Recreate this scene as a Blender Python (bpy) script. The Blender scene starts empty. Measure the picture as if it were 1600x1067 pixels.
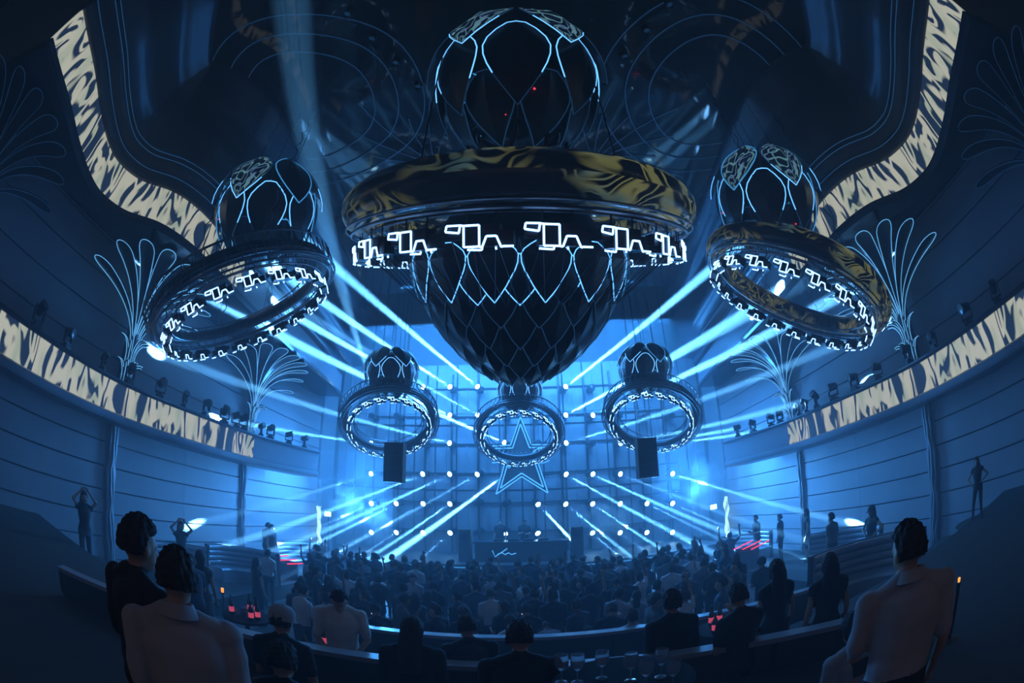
import bpy, bmesh, math, random
import numpy as np
from mathutils import Vector, Matrix, Quaternion

# ------------------------------------------------------------------ camera, world, light, exposure
SC = bpy.context.scene
COL = SC.collection
PITCH, YAW, ROLL, FPX = math.radians(22.0), math.radians(1.0), math.radians(1.1), 15.0 / 36.0 * 1600.0
EYE = Vector((0.0, 0.0, 3.5))
cd = bpy.data.cameras.new('camera')
cd.type = 'PANO'
cd.panorama_type = 'FISHEYE_EQUISOLID'      # full-frame fisheye, 15 mm on a 36 mm sensor
cd.fisheye_lens = 15.0
cd.fisheye_fov = math.radians(230.0)
cd.sensor_width = 36.0
cd.sensor_height = 24.0
cd.clip_start = 0.05
cd.clip_end = 200.0
cam = bpy.data.objects.new('camera', cd)
COL.objects.link(cam)
cam.location = EYE
cam.rotation_euler = (Matrix.Rotation(YAW, 3, 'Z') @ Matrix.Rotation(math.pi / 2 + PITCH, 3, 'X')
                      @ Matrix.Rotation(-ROLL, 3, 'Z')).to_euler()
SC.camera = cam

W = bpy.data.worlds.new('world')
SC.world = W
W.use_nodes = True
W.node_tree.nodes['Background'].inputs['Color'].default_value = (0.55, 0.62, 0.75, 1)
W.node_tree.nodes['Background'].inputs['Strength'].default_value = 0.020
_hz = W.node_tree.nodes.new('ShaderNodeVolumeScatter')       # the club's haze fills the whole air
_hz.inputs['Color'].default_value = (0.62, 0.85, 1.0, 1)
_hz.inputs['Density'].default_value = 0.026
_hz.inputs['Anisotropy'].default_value = 0.10
W.node_tree.links.new(_hz.outputs[0], W.node_tree.nodes['World Output'].inputs['Volume'])

VS = SC.view_settings
VS.view_transform = 'Standard'
VS.look = 'None'
VS.exposure = 0.0
VS.gamma = 1.0
VS.use_curve_mapping = False


def area_light(name, loc, target, sx, sy, power, color, spread=180):
    l = bpy.data.lights.new(name, 'AREA')
    l.shape = 'RECTANGLE'
    l.size, l.size_y = sx, sy
    l.energy = power
    l.color = color
    l.spread = math.radians(spread)
    o = bpy.data.objects.new(name, l)
    COL.objects.link(o)
    o.location = loc
    o.rotation_euler = (Vector(target) - Vector(loc)).to_track_quat('-Z', 'Y').to_euler()
    return o


BLUE = (0.045, 0.32, 1.0)
# stage fill: unseen area lights added to spread blue over haze and walls
area_light('stage_fill_light', (0, 20.2, 10.9), (0, 11.0, 1.0), 13.0, 0.6, 420, BLUE)
area_light('back_wall_fill_light', (0, 17.2, 11.4), (0, 21.0, 4.5), 14.0, 0.6, 5600, BLUE)
for _s in (-1, 1):
    area_light('side_wall_fill_light', (_s * 6.5, 18.5, 4.5), (_s * 9.9, 9.5, 1.6), 1.6, 2.6, 1150, BLUE, 130)
# unseen light added behind the rear tier: dim rosy lift on nearby backs
area_light('rear_fill_light', (0.0, -2.6, 4.6), (0.0, 2.0, 2.6), 9.0, 0.8, 8, (1.0, 0.76, 0.78))


# ------------------------------------------------------------------ geometry helpers
def ray(x, y):
    """unit direction from the camera's place through a point of the 1600 x 1067 photograph"""
    dx, dy = x - 800.0, y - 533.5
    dx, dy = dx * math.cos(ROLL) - dy * math.sin(ROLL), -(dx * math.sin(ROLL) + dy * math.cos(ROLL))
    r = math.hypot(dx, dy) + 1e-9
    t = 2 * math.asin(min(1.0, r / (2 * FPX)))
    c = Vector((math.sin(t) * dx / r, math.cos(t), math.sin(t) * dy / r))
    return Matrix.Rotation(YAW, 3, 'Z') @ (Matrix.Rotation(PITCH, 3, 'X') @ c)


def at(x, y, d):
    return EYE + ray(x, y) * d


def atY(x, y, Y):
    r = ray(x, y)
    return EYE + r * (Y / r.y)


def atX(x, y, X):
    r = ray(x, y)
    return EYE + r * (X / r.x)


def atZ(x, y, z):
    r = ray(x, y)
    return EYE + r * ((z - EYE.z) / r.z)


def frame_at(x, y, d, rot, v):
    """A level of a hanging ring: local x along its long axis, local -y the side towards the room's rear, local z its axis."""
    los = ray(x, y)
    ex = (ray(x + 1, y) - ray(x - 1, y)).normalized()
    ey = (ray(x, y - 1) - ray(x, y + 1)).normalized()
    r, v = math.radians(rot), math.radians(v)
    a = (ex * math.cos(r) + ey * math.sin(r)).normalized()
    b = (ey * math.cos(r) - ex * math.sin(r))
    b = (b - a * b.dot(a)).normalized()
    w = (b * math.sin(v) - los * math.cos(v)).normalized()
    w = (w - a * w.dot(a)).normalized()
    n = w.cross(a)
    m = Matrix.Identity(4)
    for i, c in enumerate((a, -w, n)):
        for k in range(3):
            m[k][i] = c[k]
    m.translation = EYE + los * d
    return m


class MB:
    """collects shapes, built as one mesh object"""
    def __init__(s):
        s.v, s.f, s.mi, s.uv = [], [], [], []
        s.cur = 0

    def add(s, vs, fs, uvs=None):
        o = len(s.v)
        s.v += [tuple(p) for p in vs]
        for k, f in enumerate(fs):
            s.f.append(tuple(i + o for i in f))
            s.mi.append(s.cur)
            s.uv.append(uvs[k] if uvs else None)
        return s

    def box(s, c, size, rot=None):
        hx, hy, hz = size[0] / 2, size[1] / 2, size[2] / 2
        vs = [Vector((x, y, z)) for x in (-hx, hx) for y in (-hy, hy) for z in (-hz, hz)]
        if rot is not None:
            vs = [rot @ p for p in vs]
        vs = [p + Vector(c) for p in vs]
        return s.add(vs, [(0, 1, 3, 2), (4, 6, 7, 5), (0, 4, 5, 1), (2, 3, 7, 6), (0, 2, 6, 4), (1, 5, 7, 3)])

    def tube(s, pts, r, n=6, closed=False, r1=None, caps=True):
        pts = [Vector(p) for p in pts]
        N = len(pts)
        rs = r if isinstance(r, (list, tuple)) else [r + ((r1 - r) * i / max(1, N - 1) if r1 is not None else 0) for i in range(N)]
        prev = None
        vs = []
        for i, p in enumerate(pts):
            if closed:
                t = pts[(i + 1) % N] - pts[i - 1]
            else:
                t = pts[min(i + 1, N - 1)] - pts[max(i - 1, 0)]
            if t.length < 1e-9:
                t = Vector((0, 0, 1))
            t.normalize()
            if prev is None:
                a = t.orthogonal().normalized()
            else:
                a = prev - t * prev.dot(t)
                a = a.normalized() if a.length > 1e-6 else t.orthogonal().normalized()
            prev = a
            b = t.cross(a)
            vs += [p + (a * math.cos(2 * math.pi * k / n) + b * math.sin(2 * math.pi * k / n)) * rs[i] for k in range(n)]
        fs = []
        for i in range(N if closed else N - 1):
            j = (i + 1) % N
            fs += [(i * n + k, i * n + (k + 1) % n, j * n + (k + 1) % n, j * n + k) for k in range(n)]
        if caps and not closed:
            fs += [tuple(reversed(range(n))), tuple((N - 1) * n + k for k in range(n))]
        return s.add(vs, fs)

    def lathe(s, prof, n=32, c=(0, 0, 0), closed=False, a0=0.0, a1=2 * math.pi):
        full = abs(a1 - a0 - 2 * math.pi) < 1e-6
        M = len(prof)
        cols = n if full else n + 1
        vs = []
        for i in range(cols):
            a = a0 + (a1 - a0) * i / n
            vs += [(c[0] + r * math.cos(a), c[1] + r * math.sin(a), c[2] + z) for r, z in prof]
        fs, uvs = [], []
        for i in range(n):
            j = (i + 1) % cols
            for k in range(M if closed else M - 1):
                l = (k + 1) % M
                fs.append((i * M + k, j * M + k, j * M + l, i * M + l))
                u0, u1, v0, v1 = i / n, (i + 1) / n, k / M, (k + 1) / M
                uvs.append([(u0, v0), (u1, v0), (u1, v1), (u0, v1)])
        return s.add(vs, fs, uvs)

    def sweep(s, prof, path, closed_prof=True, caps=True):
        """profile of (out, up) pairs carried along a level path; out is to the left of travel; uv.x runs in metres"""
        path = [Vector(p) for p in path]
        N, M = len(path), len(prof)
        vs, fs, uvs = [], [], []
        L = [0.0]
        for i in range(1, N):
            L.append(L[-1] + (path[i] - path[i - 1]).length)
        pl = [0.0]
        for k in range(1, M + 1):
            a, b = prof[k - 1], prof[k % M]
            pl.append(pl[-1] + math.hypot(a[0] - b[0], a[1] - b[1]))
        for i, p in enumerate(path):
            t = path[min(i + 1, N - 1)] - path[max(i - 1, 0)]
            t.z = 0
            t.normalize()
            nrm = Vector((-t.y, t.x, 0))
            vs += [p + nrm * o + Vector((0, 0, u)) for o, u in prof]
        for i in range(N - 1):
            for k in range(M if closed_prof else M - 1):
                l = (k + 1) % M
                fs.append((i * M + k, (i + 1) * M + k, (i + 1) * M + l, i * M + l))
                uvs.append([(L[i], pl[k]), (L[i + 1], pl[k]), (L[i + 1], pl[k + 1]), (L[i], pl[k + 1])])
        if closed_prof and caps:
            fs += [tuple(range(M)), tuple((N - 1) * M + k for k in reversed(range(M)))]
            uvs += [None, None]
        return s.add(vs, fs, uvs)

    def ell(s, c, r, n=12, m=8, rot=None):
        vs, fs = [], []
        for i in range(m + 1):
            t = math.pi * i / m
            for k in range(n):
                a = 2 * math.pi * k / n
                p = Vector((r[0] * math.sin(t) * math.cos(a), r[1] * math.sin(t) * math.sin(a), r[2] * math.cos(t)))
                if rot is not None:
                    p = rot @ p
                vs.append(p + Vector(c))
        for i in range(m):
            for k in range(n):
                fs.append((i * n + k, (i + 1) * n + k, (i + 1) * n + (k + 1) % n, i * n + (k + 1) % n))
        return s.add(vs, fs)

    def mesh(s, name, mats, smooth=None):
        me = bpy.data.meshes.new(name)
        me.from_pydata(s.v, [], s.f)
        mats = mats if isinstance(mats, (list, tuple)) else [mats]
        for m in mats:
            me.materials.append(m)
        if len(mats) > 1:
            me.polygons.foreach_set('material_index', s.mi)
        if any(u is not None for u in s.uv):
            ul = me.uv_layers.new(name='UVMap')
            flat = []
            for f, u in zip(s.f, s.uv):
                for k in range(len(f)):
                    flat += list(u[k]) if u else [0.0, 0.0]
            ul.data.foreach_set('uv', flat)
        bm = bmesh.new()
        bm.from_mesh(me)
        bmesh.ops.recalc_face_normals(bm, faces=bm.faces)
        bm.to_mesh(me)
        bm.free()
        if smooth is not None:
            me.polygons.foreach_set('use_smooth', [True] * len(me.polygons))
            if smooth > 0:
                me.set_sharp_from_angle(angle=math.radians(smooth))
        return me

    def build(s, name, mats, parent=None, smooth=None):
        return link(name, s.mesh(name, mats, smooth), parent)


def link(name, me, parent=None):
    o = bpy.data.objects.new(name, me)
    COL.objects.link(o)
    if parent is not None:
        o.parent = parent
    return o


def tag(o, label=None, cat=None, group=None, kind=None):
    for k, v in (('label', label), ('category', cat), ('group', group), ('kind', kind)):
        if v is not None:
            o[k] = v
    return o


def empty(name, mat_or_loc, label=None, cat=None, group=None, kind=None):
    o = bpy.data.objects.new(name, None)
    o.empty_display_size = 0.1
    COL.objects.link(o)
    if isinstance(mat_or_loc, Matrix):
        o.matrix_world = mat_or_loc
    else:
        o.location = mat_or_loc
    return tag(o, label, cat, group, kind)


def copy_tree(o, parent=None):
    c = o.copy()
    COL.objects.link(c)
    c.parent = parent
    for ch in o.children:
        copy_tree(ch, c)
    return c


def catmull(pts, n=8):
    pts = [Vector(p) for p in pts]
    out = []
    for i in range(len(pts) - 1):
        p0, p1, p2, p3 = pts[max(i - 1, 0)], pts[i], pts[i + 1], pts[min(i + 2, len(pts) - 1)]
        for k in range(n):
            t = k / n
            out.append(0.5 * ((2 * p1) + (p2 - p0) * t + (2 * p0 - 5 * p1 + 4 * p2 - p3) * t * t + (3 * p1 - p0 - 3 * p2 + p3) * t ** 3))
    out.append(pts[-1])
    return out


# ------------------------------------------------------------------ materials
def mat(name, col, rough=0.5, metal=0.0, emit=None, es=0.0, spec=0.5, alpha=None, trans=0.0):
    m = bpy.data.materials.new(name)
    m.use_nodes = True
    b = m.node_tree.nodes['Principled BSDF']
    b.inputs['Base Color'].default_value = (*col, 1)
    b.inputs['Roughness'].default_value = rough
    b.inputs['Metallic'].default_value = metal
    b.inputs['Specular IOR Level'].default_value = spec
    if trans:
        b.inputs['Transmission Weight'].default_value = trans
    if emit:
        b.inputs['Emission Color'].default_value = (*emit, 1)
        b.inputs['Emission Strength'].default_value = es
    return m


def grain(m, col2, scale=6.0, amount=0.5, coord='Object', bump=0.0):
    """mottled wear over a plain material"""
    nt = m.node_tree
    b = nt.nodes['Principled BSDF']
    tc = nt.nodes.new('ShaderNodeTexCoord')
    nz = nt.nodes.new('ShaderNodeTexNoise')
    nz.inputs['Scale'].default_value = scale
    nz.inputs['Detail'].default_value = 5
    nt.links.new(tc.outputs[coord], nz.inputs['Vector'])
    mx = nt.nodes.new('ShaderNodeMix')
    mx.data_type = 'RGBA'
    mx.inputs['A'].default_value = b.inputs['Base Color'].default_value
    mx.inputs['B'].default_value = (*col2, 1)
    mp = nt.nodes.new('ShaderNodeMath')
    mp.operation = 'MULTIPLY'
    mp.inputs[1].default_value = amount * 1.6
    nt.links.new(nz.outputs['Fac'], mp.inputs[0])
    nt.links.new(mp.outputs[0], mx.inputs['Factor'])
    nt.links.new(mx.outputs['Result'], b.inputs['Base Color'])
    if bump:
        bp = nt.nodes.new('ShaderNodeBump')
        bp.inputs['Strength'].default_value = bump
        bp.inputs['Distance'].default_value = 0.01
        nt.links.new(nz.outputs['Fac'], bp.inputs['Height'])
        nt.links.new(bp.outputs['Normal'], b.inputs['Normal'])
    return m


def screen_mat(name, base, stroke, tint, strength, scale, warp, thr, rough=0.25, soft=0.10, mask=None, freq=9.0):
    """LED screen: pale brush strokes running over a dark ground, in the surface's own UV (metres)"""
    m = mat(name, (0.01, 0.01, 0.012), rough)
    nt = m.node_tree
    b = nt.nodes['Principled BSDF']
    N = nt.nodes.new
    uv = N('ShaderNodeUVMap')
    mp = N('ShaderNodeMapping')
    mp.inputs['Scale'].default_value = (scale[0], scale[1], 1)
    nt.links.new(uv.outputs['UV'], mp.inputs['Vector'])
    nz = N('ShaderNodeTexNoise')
    nz.inputs['Scale'].default_value = 0.55
    nz.inputs['Detail'].default_value = 2
    nt.links.new(mp.outputs['Vector'], nz.inputs['Vector'])
    ms = N('ShaderNodeVectorMath')
    ms.operation = 'MULTIPLY_ADD'
    ms.inputs[1].default_value = (warp, warp, 0)
    nt.links.new(nz.outputs['Color'], ms.inputs[0])
    nt.links.new(mp.outputs['Vector'], ms.inputs[2])
    outs = []
    for k, (sc_, off) in enumerate(((1.0, 0.0), (0.62, 7.3))):
        n2 = N('ShaderNodeTexNoise')
        n2.inputs['Scale'].default_value = sc_
        n2.inputs['Detail'].default_value = 1.2
        ad = N('ShaderNodeVectorMath')
        ad.operation = 'ADD'
        ad.inputs[1].default_value = (off, off * 2, 0)
        nt.links.new(ms.outputs[0], ad.inputs[0])
        nt.links.new(ad.outputs[0], n2.inputs['Vector'])
        # contour line of the noise: a stroke
        s1 = N('ShaderNodeMath'); s1.operation = 'MULTIPLY'; s1.inputs[1].default_value = freq
        nt.links.new(n2.outputs['Fac'], s1.inputs[0])
        s2 = N('ShaderNodeMath'); s2.operation = 'PINGPONG'; s2.inputs[1].default_value = 0.5
        nt.links.new(s1.outputs[0], s2.inputs[0])
        rp = N('ShaderNodeMapRange')
        rp.interpolation_type = 'SMOOTHSTEP'
        rp.inputs['From Min'].default_value = thr
        rp.inputs['From Max'].default_value = thr + soft
        nt.links.new(s2.outputs[0], rp.inputs['Value'])
        outs.append(rp)
    mxm = N('ShaderNodeMath'); mxm.operation = 'MAXIMUM'
    nt.links.new(outs[0].outputs[0], mxm.inputs[0])
    nt.links.new(outs[1].outputs[0], mxm.inputs[1])
    if mask:
        mn = N('ShaderNodeTexNoise'); mn.inputs['Scale'].default_value = mask[0]
        nt.links.new(mp.outputs['Vector'], mn.inputs['Vector'])
        mr = N('ShaderNodeMapRange'); mr.inputs['From Min'].default_value = mask[1]; mr.inputs['From Max'].default_value = mask[1] + 0.12
        nt.links.new(mn.outputs['Fac'], mr.inputs['Value'])
        mm = N('ShaderNodeMath'); mm.operation = 'MULTIPLY'
        nt.links.new(mxm.outputs[0], mm.inputs[0]); nt.links.new(mr.outputs[0], mm.inputs[1])
        mxm = mm
    tn = N('ShaderNodeTexNoise'); tn.inputs['Scale'].default_value = 1.3
    nt.links.new(mp.outputs['Vector'], tn.inputs['Vector'])
    m1 = N('ShaderNodeMix'); m1.data_type = 'RGBA'
    m1.inputs['A'].default_value = (*stroke, 1)
    m1.inputs['B'].default_value = (*tint, 1)
    tr = N('ShaderNodeMapRange')
    tr.inputs['From Min'].default_value = 0.45
    tr.inputs['From Max'].default_value = 0.7
    nt.links.new(tn.outputs['Fac'], tr.inputs['Value'])
    nt.links.new(tr.outputs[0], m1.inputs['Factor'])
    m2 = N('ShaderNodeMix'); m2.data_type = 'RGBA'
    m2.inputs['A'].default_value = (*base, 1)
    nt.links.new(m1.outputs['Result'], m2.inputs['B'])
    nt.links.new(mxm.outputs[0], m2.inputs['Factor'])
    nt.links.new(m2.outputs['Result'], b.inputs['Emission Color'])
    b.inputs['Emission Strength'].default_value = strength
    return m


M = {}


def neon(name, col, es):
    m = mat(name, tuple(0.3 * c for c in col), 0.4, emit=col, es=es)
    m.cycles.emission_sampling = 'NONE'
    return m


M['neon'] = neon('neon_bright', (0.11, 0.42, 1.0), 2.2)
M['neon_mid'] = neon('neon_medium', (0.06, 0.38, 0.9), 0.8)
M['neon_dim'] = neon('neon_dim', (0.02, 0.10, 0.26), 0.28)
M['neon_white'] = neon('neon_white', (0.22, 0.48, 1.0), 5.0)
M['lens'] = neon('lamp_lens', (0.30, 0.72, 1.0), 30.0)
M['red'] = neon('red_indicator', (1.0, 0.03, 0.08), 2.0)
M['black_metal'] = grain(mat('black_metal', (0.022, 0.024, 0.028), 0.35, 0.6), (0.05, 0.05, 0.055), 9)
M['gloss_black'] = mat('gloss_black_panel', (0.018, 0.024, 0.036), 0.30, 0.0, spec=0.5)
M['rail_metal'] = mat('brushed_rail_metal', (0.14, 0.15, 0.17), 0.35, 0.9)
M['led_ribbon'] = screen_mat('led_ribbon_picture', (0.015, 0.035, 0.085), (0.58, 0.62, 0.53), (0.38, 0.50, 0.40), 0.80, (2.1, 0.62), 1.5, 0.22, soft=0.14, freq=6.0)
M['led_torus'] = screen_mat('led_ring_picture', (0.002, 0.004, 0.008), (0.20, 0.21, 0.08), (0.06, 0.13, 0.15), 0.55, (20.0, 3.2), 1.6, 0.28, soft=0.16, mask=(0.5, 0.44))
M['led_petal'] = screen_mat('led_petal_picture', (0.004, 0.012, 0.035), (0.18, 0.45, 0.55), (0.12, 0.20, 0.55), 0.5, (2.2, 2.2), 0.6, 0.34, soft=0.12)
# ------------------------------------------------------------------ room shell
M['floor'] = grain(mat('dark_floor', (0.045, 0.047, 0.052), 0.5), (0.02, 0.02, 0.024), 1.5)
M['carpet'] = grain(mat('dark_terrace_carpet', (0.05, 0.045, 0.045), 0.85), (0.025, 0.022, 0.024), 14)
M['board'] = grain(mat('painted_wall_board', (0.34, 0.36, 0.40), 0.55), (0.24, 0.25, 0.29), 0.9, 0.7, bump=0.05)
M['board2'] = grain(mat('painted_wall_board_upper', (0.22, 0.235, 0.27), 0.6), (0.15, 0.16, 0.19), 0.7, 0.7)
M['wall_back'] = mat('dark_backing_wall', (0.03, 0.032, 0.036), 0.8)  # plain dark backing behind boards and panels
M['pillar'] = grain(mat('fluted_plaster', (0.28, 0.30, 0.34), 0.4), (0.2, 0.21, 0.25), 3)
M['ceiling'] = grain(mat('dark_ceiling', (0.014, 0.016, 0.02), 0.05, spec=0.5), (0.03, 0.032, 0.036), 2.0)
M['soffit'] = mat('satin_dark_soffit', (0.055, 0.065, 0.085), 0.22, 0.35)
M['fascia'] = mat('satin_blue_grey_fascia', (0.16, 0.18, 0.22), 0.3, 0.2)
M['stage_black'] = grain(mat('stage_black', (0.03, 0.032, 0.036), 0.5), (0.05, 0.052, 0.058), 3)
M['cove_line'] = neon('cove_line', (0.04, 0.20, 0.5), 0.25)
M['stage_panel'] = grain(mat('stage_wall_panel', (0.20, 0.22, 0.25), 0.5), (0.12, 0.13, 0.16), 2.0)


def slab(name, lo, hi, m):
    c = [(a + b) / 2 for a, b in zip(lo, hi)]
    return tag(MB().box(c, [b - a for a, b in zip(lo, hi)]).build(name, m), kind='structure')


slab('floor', (-10.3, -3.0, -0.2), (10.3, 22.0, 0.0), M['floor'])
for sx in (-1, 1):      # raised side terraces with tables
    slab('floor', (min(sx * 7.2, sx * 10.1), 6.6, 0.0), (max(sx * 7.2, sx * 10.1), 18.4, 0.45), M['carpet'])
slab('floor', (-10.1, 4.2, 0.0), (10.1, 6.2, 0.80), M['carpet'])
slab('floor', (-10.1, -3.0, 0.0), (10.1, 4.2, 1.60), M['carpet'])
slab('ceiling', (-10.3, -3.0, 13.0), (10.3, 22.0, 13.2), M['ceiling'])

PY = (0.1, 6.6, 13.0, 19.5)
_bm = {}


def board_mesh(L, h, m):
    k = (round(L, 3), round(h, 3), m.name)
    if k not in _bm:
        b = MB()
        e = 0.012      # chamfered edges, joint left open between boards
        prof = [(-0.05, -h / 2), (-0.05, h / 2), (-e, h / 2), (0.0, h / 2 - e), (0.0, -h / 2 + e), (-e, -h / 2)]
        b.sweep(prof, [(0, -L / 2, 0), (0, L / 2, 0)])
        _bm[k] = b.mesh('board', m)
    return _bm[k]


LOW = [0.45, 0.71, 1.32, 1.925, 2.53, 3.13, 3.73, 4.40]
UPP = [5.0 + 0.85 * i for i in range(9)]
for sx, nm in ((-1, 'left'), (1, 'right')):
    w = tag(MB().box((sx * 10.14, 9.0, 6.5), (0.08, 24.0, 13.0)).build('wall_' + nm, M['wall_back']), kind='structure')
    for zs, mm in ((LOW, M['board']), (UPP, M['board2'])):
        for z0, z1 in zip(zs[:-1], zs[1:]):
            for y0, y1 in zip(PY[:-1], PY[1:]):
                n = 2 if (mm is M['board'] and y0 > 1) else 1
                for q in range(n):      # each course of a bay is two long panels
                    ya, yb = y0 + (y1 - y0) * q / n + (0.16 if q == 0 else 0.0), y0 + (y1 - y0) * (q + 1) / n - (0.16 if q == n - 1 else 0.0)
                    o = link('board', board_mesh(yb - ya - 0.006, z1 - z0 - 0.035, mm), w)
                    o.location = (sx * 10.06, (ya + yb) / 2, (z0 + z1) / 2)
                    o.rotation_euler = (0, 0, 0 if sx > 0 else math.pi)
                    if sx > 0:
                        o.rotation_euler = (0, 0, 0)
                        o.scale = (-1, 1, 1)
                    else:
                        o.rotation_euler = (0, 0, 0)
    # rippled fluted pillars
    for py in PY:
        for z0, z1 in ((0.0, 4.3),):
            b = MB()
            nz = 40
            for fl in range(5):
                a = math.pi * (fl + 0.5) / 5
                pts, rr = [], []
                for i in range(nz + 1):
                    z = z0 + (z1 - z0) * i / nz
                    wv = 0.022 * math.sin(z * 5.2 + fl * 0.9) + 0.012 * math.sin(z * 11.0 + fl)
                    pts.append((sx * (10.06 - 0.16 * math.sin(a) + 0.02), py + 0.17 * math.cos(a) + wv, z))
                    rr.append(0.062 + 0.008 * math.sin(z * 7 + fl * 2))
                b.tube(pts, rr, 7)
            b.build('pillar', M['pillar'], w, smooth=50)

# ------------------------------------------------------------------ stage end wall
wb = tag(MB().box((0, 21.2, 6.5), (20.4, 0.1, 13.0)).build('wall_back', M['wall_back']), kind='structure')
pm = MB().box((0, 0, 0), (1.0, 0.06, 3.2)).box((0, -0.05, 0), (0.07, 0.05, 3.2)).box((0, -0.04, -1.0), (1.0, 0.04, 0.05)).mesh('panel', M['stage_panel'])
for r_ in range(3):
    for i in range(18):
        o = link('panel', pm, wb)
        o.location = (-9.18 + i * 1.08, 21.1, 2.55 + r_ * 3.3)
# returns that close the stage opening on both sides
for sx, nm in ((-1, 'stage_left'), (1, 'stage_right')):
    tag(MB().box((sx * 10.05, 20.3, 6.5), (0.2, 1.7, 13.0)).build('wall_' + nm, M['stage_panel']), kind='structure')
slab('floor', (-8.2, 16.6, 0.0), (8.2, 21.1, 1.05), M['stage_black'])

# ------------------------------------------------------------------ lower balconies with LED ribbon fronts
def mirror(pts, sx):
    return [Vector((p[0] * -sx, p[1], p[2] if len(p) > 2 else 0.0)) for p in pts]


LOWER = [(-8.75, -1.5), (-8.85, 1.0), (-8.85, 2.8), (-9.05, 4.4), (-9.2, 6.0), (-9.1, 7.4), (-8.9, 8.8), (-8.82, 10.2), (-8.75, 11.4), (-8.5, 12.8), (-8.15, 14.2), (-7.85, 15.2)]
for sx, nm in ((-1, 'left'), (1, 'right')):
    path = catmull([(p[0] * -sx, p[1], 0) for p in LOWER], 6)
    out = 1 if sx < 0 else -1      # towards the room's wall side is left of travel on the left wall
    bal = empty('balcony', (0, 0, 0),
                'curved lower balcony on the left wall, white stroke LED band on its front' if sx < 0 else
                'curved lower balcony on the right wall, white stroke LED band on its front', 'balcony')

    def P(prof):
        return [(o * out, u) for o, u in prof]
    # deck + rounded base moulding; LED band; plain front past the band's end
    nled = int(len(path) * 0.775)
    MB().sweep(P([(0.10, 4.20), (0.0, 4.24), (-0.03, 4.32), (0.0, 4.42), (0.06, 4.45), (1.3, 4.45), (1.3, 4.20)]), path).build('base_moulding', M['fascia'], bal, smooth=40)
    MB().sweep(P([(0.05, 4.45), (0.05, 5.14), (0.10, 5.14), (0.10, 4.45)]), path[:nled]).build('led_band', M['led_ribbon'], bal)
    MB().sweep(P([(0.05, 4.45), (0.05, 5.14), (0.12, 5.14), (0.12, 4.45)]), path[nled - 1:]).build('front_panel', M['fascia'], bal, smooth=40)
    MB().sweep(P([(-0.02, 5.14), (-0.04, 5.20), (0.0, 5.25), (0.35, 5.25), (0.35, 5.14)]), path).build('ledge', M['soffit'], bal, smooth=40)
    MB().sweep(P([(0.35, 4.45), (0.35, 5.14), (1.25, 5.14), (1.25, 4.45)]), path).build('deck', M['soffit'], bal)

UPPER = [(-7.2, -0.6), (-7.75, 0.8), (-8.35, 1.8), (-8.85, 2.7), (-9.03, 3.4), (-8.8, 4.2), (-8.05, 5.0), (-7.72, 5.9), (-7.68, 7.0), (-7.75, 8.5), (-7.9, 10.5), (-8.1, 13.0), (-8.4, 16.0), (-8.8, 19.0)]
for sx, nm in ((-1, 'left'), (1, 'right')):
    path = catmull([(p[0] * -sx, p[1], 0) for p in UPPER], 8)
    out = 1 if sx < 0 else -1
    up = empty('balcony', (0, 0, 0),
               'swooping upper balcony on the left with a bright LED band and stepped dark coves' if sx < 0 else
               'swooping upper balcony on the right with a bright LED band and stepped dark coves', 'balcony')

    def P(prof):
        return [(o * out, u) for o, u in prof]
    MB().sweep(P([(0.06, 8.70), (0.06, 9.60), (0.14, 9.60), (0.14, 8.70)]), path[:int(len(path) * 0.70)]).build('led_band', M['led_ribbon'], up)
    MB().sweep(P([(0.06, 8.70), (0.06, 9.60), (0.14, 9.60), (0.14, 8.70)]), path[int(len(path) * 0.70) - 1:]).build('front_panel', M['fascia'], up)
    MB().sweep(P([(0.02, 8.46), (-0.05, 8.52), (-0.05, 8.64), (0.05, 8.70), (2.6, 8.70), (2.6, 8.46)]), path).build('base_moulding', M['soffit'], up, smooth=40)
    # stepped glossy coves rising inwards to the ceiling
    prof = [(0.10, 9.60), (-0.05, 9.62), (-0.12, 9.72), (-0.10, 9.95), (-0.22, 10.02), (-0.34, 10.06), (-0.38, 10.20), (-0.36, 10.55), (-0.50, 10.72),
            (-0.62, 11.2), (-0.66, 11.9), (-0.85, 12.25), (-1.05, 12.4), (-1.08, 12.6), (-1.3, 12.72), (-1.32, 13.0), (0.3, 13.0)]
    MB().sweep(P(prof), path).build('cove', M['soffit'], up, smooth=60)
    for o_, u_ in ((-0.15, 9.86), (-0.40, 10.12), (-0.40, 10.28)):
        q = []
        for i, p in enumerate(path):
            t = path[min(i + 1, len(path) - 1)] - path[max(i - 1, 0)]
            t.normalize()
            q.append(p + Vector((-t.y, t.x, 0)) * (o_ * out) + Vector((0, 0, u_)))
        MB().tube(q, 0.012, 5).build('light_line', M['cove_line'], up)

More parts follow.
